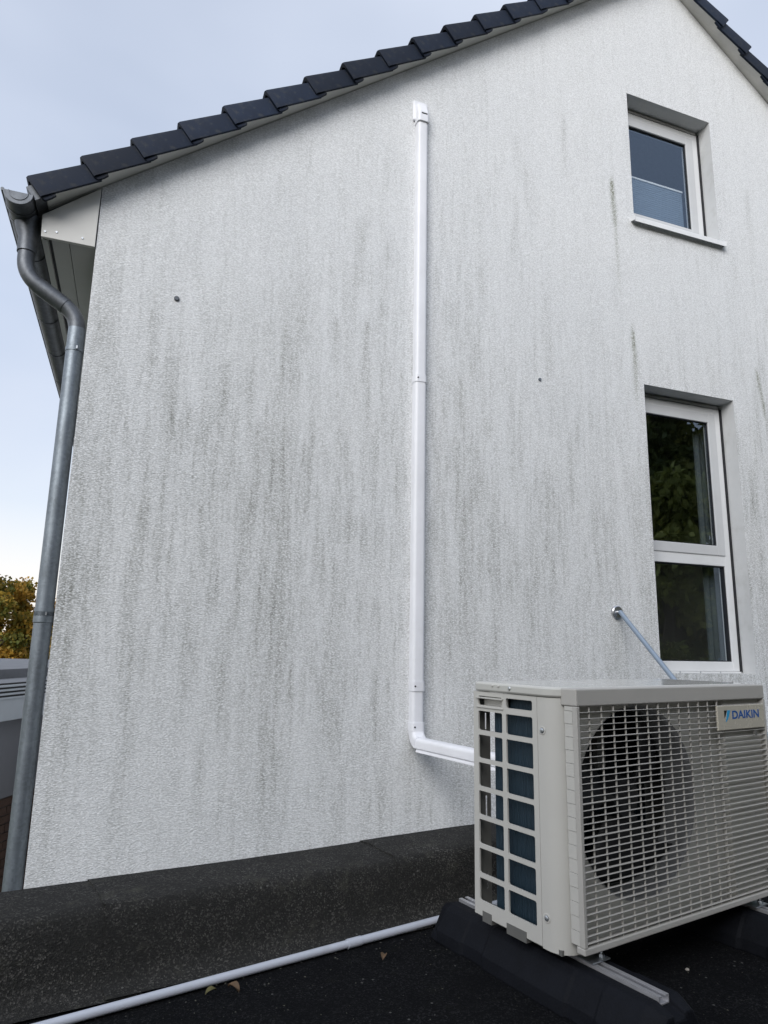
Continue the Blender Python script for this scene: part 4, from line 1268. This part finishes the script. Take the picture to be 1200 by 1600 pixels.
# grit and moss crumbs on the deck
gc, gf = [], []
for i in range(2600):
    u, v = rng.uniform(-.2, 2.6), rng.uniform(.9, 2.2)
    if rng.random() > (.35 + .65 * (abs(v - 2.05) < .12)):
        continue
    p = GP(u, v, .008); s = rng.uniform(.0012, .0042); b = len(gc)
    for k in range(4):
        d = rng.normal(0, 1, 3); d /= np.linalg.norm(d); gc.append((p.x + d[0] * s, p.y + d[1] * s, p.z + abs(d[2]) * s * .8))
    gf += [(b, b + 1, b + 2), (b, b + 1, b + 3), (b + 1, b + 2, b + 3), (b, b + 2, b + 3)]
me = bpy.data.meshes.new('grit'); me.from_pydata(gc, [], gf)
tag(link('grit', me, simple('moss_crumbs_and_grit', (.075, .075, .06), .9, var=.6, scale=45)), 'loose grit and moss crumbs scattered over the black felt', 'grit', kind='stuff')


# ------------------------------------------------------------------ trees
def tree(name, base, h, rad, crown_z0, leaves, lsize, mat, label, cat='tree', shape='round', seed=0, group=None):
    rg = np.random.default_rng(seed)
    t = empty(name, base); tag(t, label, cat, group)
    bm = bmesh.new()
    th = h * .9
    pts = [(0, 0, 0)]
    x = y = 0
    for i in range(1, 9):
        x += rg.normal(0, .012 * h); y += rg.normal(0, .012 * h); pts.append((x, y, th * i / 8))
    r0 = .022 * h + .03
    tube(bm, pts, [r0 * (1 - .9 * i / 8) for i in range(9)], 10)
    tips = []
    nb = 26 if shape == 'round' else 40
    for b in range(nb):
        zf = rg.uniform(crown_z0 * .8, h * .88) / th
        i = min(int(zf * 8), 7); f = zf * 8 - i
        p0 = Vector(pts[i]).lerp(Vector(pts[i + 1]), min(f, 1))
        a = rg.uniform(0, 6.28)
        if shape == 'round':
            ln = rad * rg.uniform(.6, 1.05); el = rg.uniform(.2, 1.0)
        else:
            ln = rad * max(.12, 1.05 - (p0.z - crown_z0) / (h - crown_z0)) * rg.uniform(.8, 1.1); el = rg.uniform(-.25, .2)
        d = Vector((math.cos(a) * math.cos(el), math.sin(a) * math.cos(el), math.sin(el)))
        mid = p0 + d * ln * .5 + Vector((0, 0, .04 * ln)); tip = p0 + d * ln
        tube(bm, [p0, mid, tip], [r0 * .32 * (1 - p0.z / th * .6), r0 * .18, r0 * .05], 6)
        tips.append((p0, tip))
    bm_obj('trunk', bm, M['bark'], t, smooth=True)
    # clumps of leaves along the limbs
    co, fc, tone = [], [], []
    nc = len(tips) * 5
    cl = []
    for (p0, tip) in tips:
        for q in range(5):
            cc = p0.lerp(tip, rg.uniform(.35, 1.08)) + Vector(rg.normal(0, rad * .07, 3))
            cl.append((cc, rg.uniform(.10, .24) * rad, rg.uniform(0, 1)))
    per = max(leaves // len(cl), 1)
    for cc, cr_, tn in cl:
        n = per
        off = rg.normal(0, 1, (n, 3)); off /= np.linalg.norm(off, axis=1)[:, None]; off *= (rg.random(n) ** .45)[:, None] * cr_
        if shape != 'round':
            off[:, 2] *= .6
        else:
            off[:, 2] *= .75
        for o in off:
            c_ = np.array(cc) + o
            d = rg.normal(0, 1, 3); d[2] -= .3 if shape == 'round' else .7; d /= np.linalg.norm(d); e = np.cross(d, rg.normal(0, 1, 3)); e /= np.linalg.norm(e)
            s = lsize * rg.uniform(.6, 1.3); ww = .42 if shape == 'round' else .28
            b = len(co)
            co += [tuple(c_), tuple(c_ + d * s * .5 + e * s * ww), tuple(c_ + d * s), tuple(c_ + d * s * .5 - e * s * ww)]
            fc.append((b, b + 1, b + 2, b + 3)); tv = float(np.clip(tn * .75 + rg.normal(.12, .17), 0, 1)); tone += [tv] * 4
    me = bpy.data.meshes.new('crown'); me.from_pydata(co, [], fc)
    at = me.attributes.new('tone', 'FLOAT', 'POINT'); at.data.foreach_set('value', np.array(tone, np.float32))
    link('crown', me, M[mat], t)
    return t


tree('autumn_tree', (-2.75, 17.0, GZ), 5.5, 1.5, .8, 42000, .085, 'leaf_autumn', 'autumn tree with orange and green leaves beyond the low outbuilding, beside the downpipe', seed=3, group='trees in the garden behind')
tree('autumn_tree', (-4.9, 18.5, GZ), 5.9, 1.9, 1.0, 14000, .11, 'leaf_green', 'greener garden tree behind the outbuilding, just outside the picture edge', seed=4, group='trees in the garden behind')
tree('autumn_tree', (-1.75, 18.6, GZ), 4.6, 1.5, .6, 30000, .085, 'leaf_autumn', 'lower yellowing tree half hidden behind the house corner', seed=8, group='trees in the garden behind')
k = 0
tree('golden_conifer', (8.5, -.6, GZ), 7.6, 1.5, .3, 16000, .17, 'leaf_gold', 'yellow green conifer mirrored in the panes of the tall window', shape='cone', seed=61)
CON = [(9.0, -4.6, 10.5, 'tall conifer mirrored in the tall window pane'), (11.2, -3.4, 11.5, 'broad conifer mirrored beside the window transom'),
       (13.2, -2.6, 11.0, 'dark conifer mirrored at the window edge'), (15.4, -1.4, 12.0, 'farthest conifer of the row facing the house'),
       (6.9, -5.9, 10.0, 'shorter conifer standing apart behind the garage'), (10.4, -6.6, 12.5, 'tallest conifer in the second row facing the house'),
       (12.6, -5.4, 12.8, 'conifer standing close behind the broad conifer'), (4.6, -7.4, 9.5, 'conifer at the end of the row behind the garage'),
       (14.6, -4.4, 12.0, 'conifer closing the gap in the second row')]
for (x, y, h, lb) in CON:
    tree('conifer', (x, y, GZ), h, 1.9, .3, 15000, .26, 'leaf_conifer', lb, shape='cone', seed=20 + k, group='conifers mirrored in the windows'); k += 1

# unseen hedges; the tall one is added to shade heat pump and lower wall
def hedge(loc, rz, HL, HH, HT, nl, label):
    hd = tag(empty('added_hedge', loc, rz), label, 'hedge', 'hedges out of view')
    for i in range(22):
        xx = -HL / 2 + HL * (i + .5) / 22
        tube_obj('stem', [(xx, 0, 0), (xx + random.uniform(-.1, .1), .05, 4.5), (xx, 0, 9.0)], [.09, .06, .015], M['bark'], hd, 8)
    c0 = np.stack([rng.uniform(-HL / 2, HL / 2, nl), rng.choice([-1, 1], nl) * (HT / 2) * (1 - .35 * rng.random(nl) ** 2), rng.uniform(0, 1, nl) ** .9 * HH], 1)
    c0[:, 1] *= 1 - .25 * (c0[:, 2] / HH) ** 3
    c0[:, 2] += .35 * np.sin(c0[:, 0] * 5.4) * (c0[:, 2] / HH) ** 4 + rng.normal(0, .08, nl)
    d0 = rng.normal(0, 1, (nl, 3)); d0[:, 2] += .9; d0 /= np.linalg.norm(d0, axis=1)[:, None]
    e0 = np.cross(d0, rng.normal(0, 1, (nl, 3))); e0 /= np.linalg.norm(e0, axis=1)[:, None]
    s0_ = rng.uniform(.18, .40, nl)[:, None]
    co = np.stack([c0, c0 + d0 * s0_ * .5 + e0 * s0_ * .3, c0 + d0 * s0_, c0 + d0 * s0_ * .5 - e0 * s0_ * .3], 1).reshape(-1, 3)
    me = bpy.data.meshes.new('foliage'); me.from_pydata(co.tolist(), [], [(4 * i, 4 * i + 1, 4 * i + 2, 4 * i + 3) for i in range(nl)])
    at = me.attributes.new('tone', 'FLOAT', 'POINT'); at.data.foreach_set('value', np.repeat(rng.random(nl), 4).astype(np.float32))
    link('foliage', me, M['hedge'], hd)


hedge((-4.0, -7.8, GZ), R(8), 25.0, 8.9, 1.6, 42000, 'tall clipped conifer hedge added out of view to shade the garage roof')
hedge((15.0, -6.2, GZ), R(38), 20.0, 6.5, 1.4, 26000, 'lower hedge behind the conifers mirrored in the tall window')

# far belt of trees closing the horizon
nl = 16000
az = rng.uniform(R(-100), R(60), nl); dd = rng.uniform(68, 80, nl)
hh = rng.random(nl) ** .8 * (4.6 + 1.2 * np.sin(az * 23) + .8 * np.sin(az * 61 + 1))
c0 = np.stack([np.sin(az) * dd, np.cos(az) * dd, GZ + hh], 1)
d0 = rng.normal(0, 1, (nl, 3)); d0 /= np.linalg.norm(d0, axis=1)[:, None]
e0 = np.cross(d0, rng.normal(0, 1, (nl, 3))); e0 /= np.linalg.norm(e0, axis=1)[:, None]
co = np.stack([c0, c0 + d0 * .45 + e0 * .35, c0 + d0 * .9, c0 + d0 * .45 - e0 * .35], 1).reshape(-1, 3)
me = bpy.data.meshes.new('far_wood'); me.from_pydata(co.tolist(), [], [(4 * i, 4 * i + 1, 4 * i + 2, 4 * i + 3) for i in range(nl)])
at = me.attributes.new('tone', 'FLOAT', 'POINT'); at.data.foreach_set('value', np.repeat(rng.random(nl), 4).astype(np.float32))
tag(link('far_wood', me, M['leaf_autumn']), 'distant belt of autumn woodland along the horizon', 'wood', kind='stuff')

# ------------------------------------------------------------------ low outbuilding behind, left
ob = tag(empty('outbuilding', (-1.02, 7.15, GZ), R(64.4)), 'low pale outbuilding with white fascia and ribbed flat roof behind the downpipe', 'outbuilding')
# local x runs away from us along its front, local +y is away from the house side; front face at y = 0
H_ob = -.70 - GZ + CZ
X0b, X1b, WDb = -.9, 5.0, 4.0
box_obj('wall', (X0b + .2, X1b - .2, .12, WDb, 2.29, H_ob), M['shed_wall'], ob)
bm = bmesh.new(); box(bm, X0b, X1b, -.02, .02, H_ob - .02, H_ob + .30); bm_obj('fascia', bm, M['sheet_metal'], ob, bevel=.006)
box_obj('fascia_soffit', (X0b, X1b, .021, .118, H_ob - .018, H_ob - .004), M['sheet_metal'], ob)
for k in range(4):
    box_obj('roof_rib', (X0b, X1b, -.035, -.0205, H_ob + .175 + .036 * k, H_ob + .193 + .036 * k), M['sheet_metal'], ob, bevel=.003)
    box_obj('shadow_gap', (X0b, X1b, -.0215, -.0203, H_ob + .1935 + .036 * k, H_ob + .2105 + .036 * k), M['gasket'], ob)
box_obj('roof_sheet', (X0b, X1b, .021, WDb, H_ob + .27, H_ob + .305), M['roof_grey'], ob)
box_obj('roof_upstand', (X0b, X1b, .62, WDb - .2, H_ob + .3055, H_ob + .40), M['roof_grey'], ob)
bm = bmesh.new(); box(bm, X0b + .2, X1b - .2, .13, WDb, 0, 2.285); pl = bm_obj('brick_plinth', bm, M['mortar'], ob)
bm = bmesh.new(); box(bm, -.117, .117, -.012, .03, -.033, .033); bmesh.ops.recalc_face_normals(bm, faces=bm.faces)
bme = bpy.data.meshes.new('brick'); bm.to_mesh(bme); bm.free(); bme.materials.append(M['brick'])
for r in range(16):
    for c in range(14):
        o = link('brick', bme, None, pl); o.location = (X0b + .35 + c * .246 + (.123 if r % 2 else 0), .128 + random.uniform(-.002, .002), 2.245 - r * .078)
        o.parent = pl
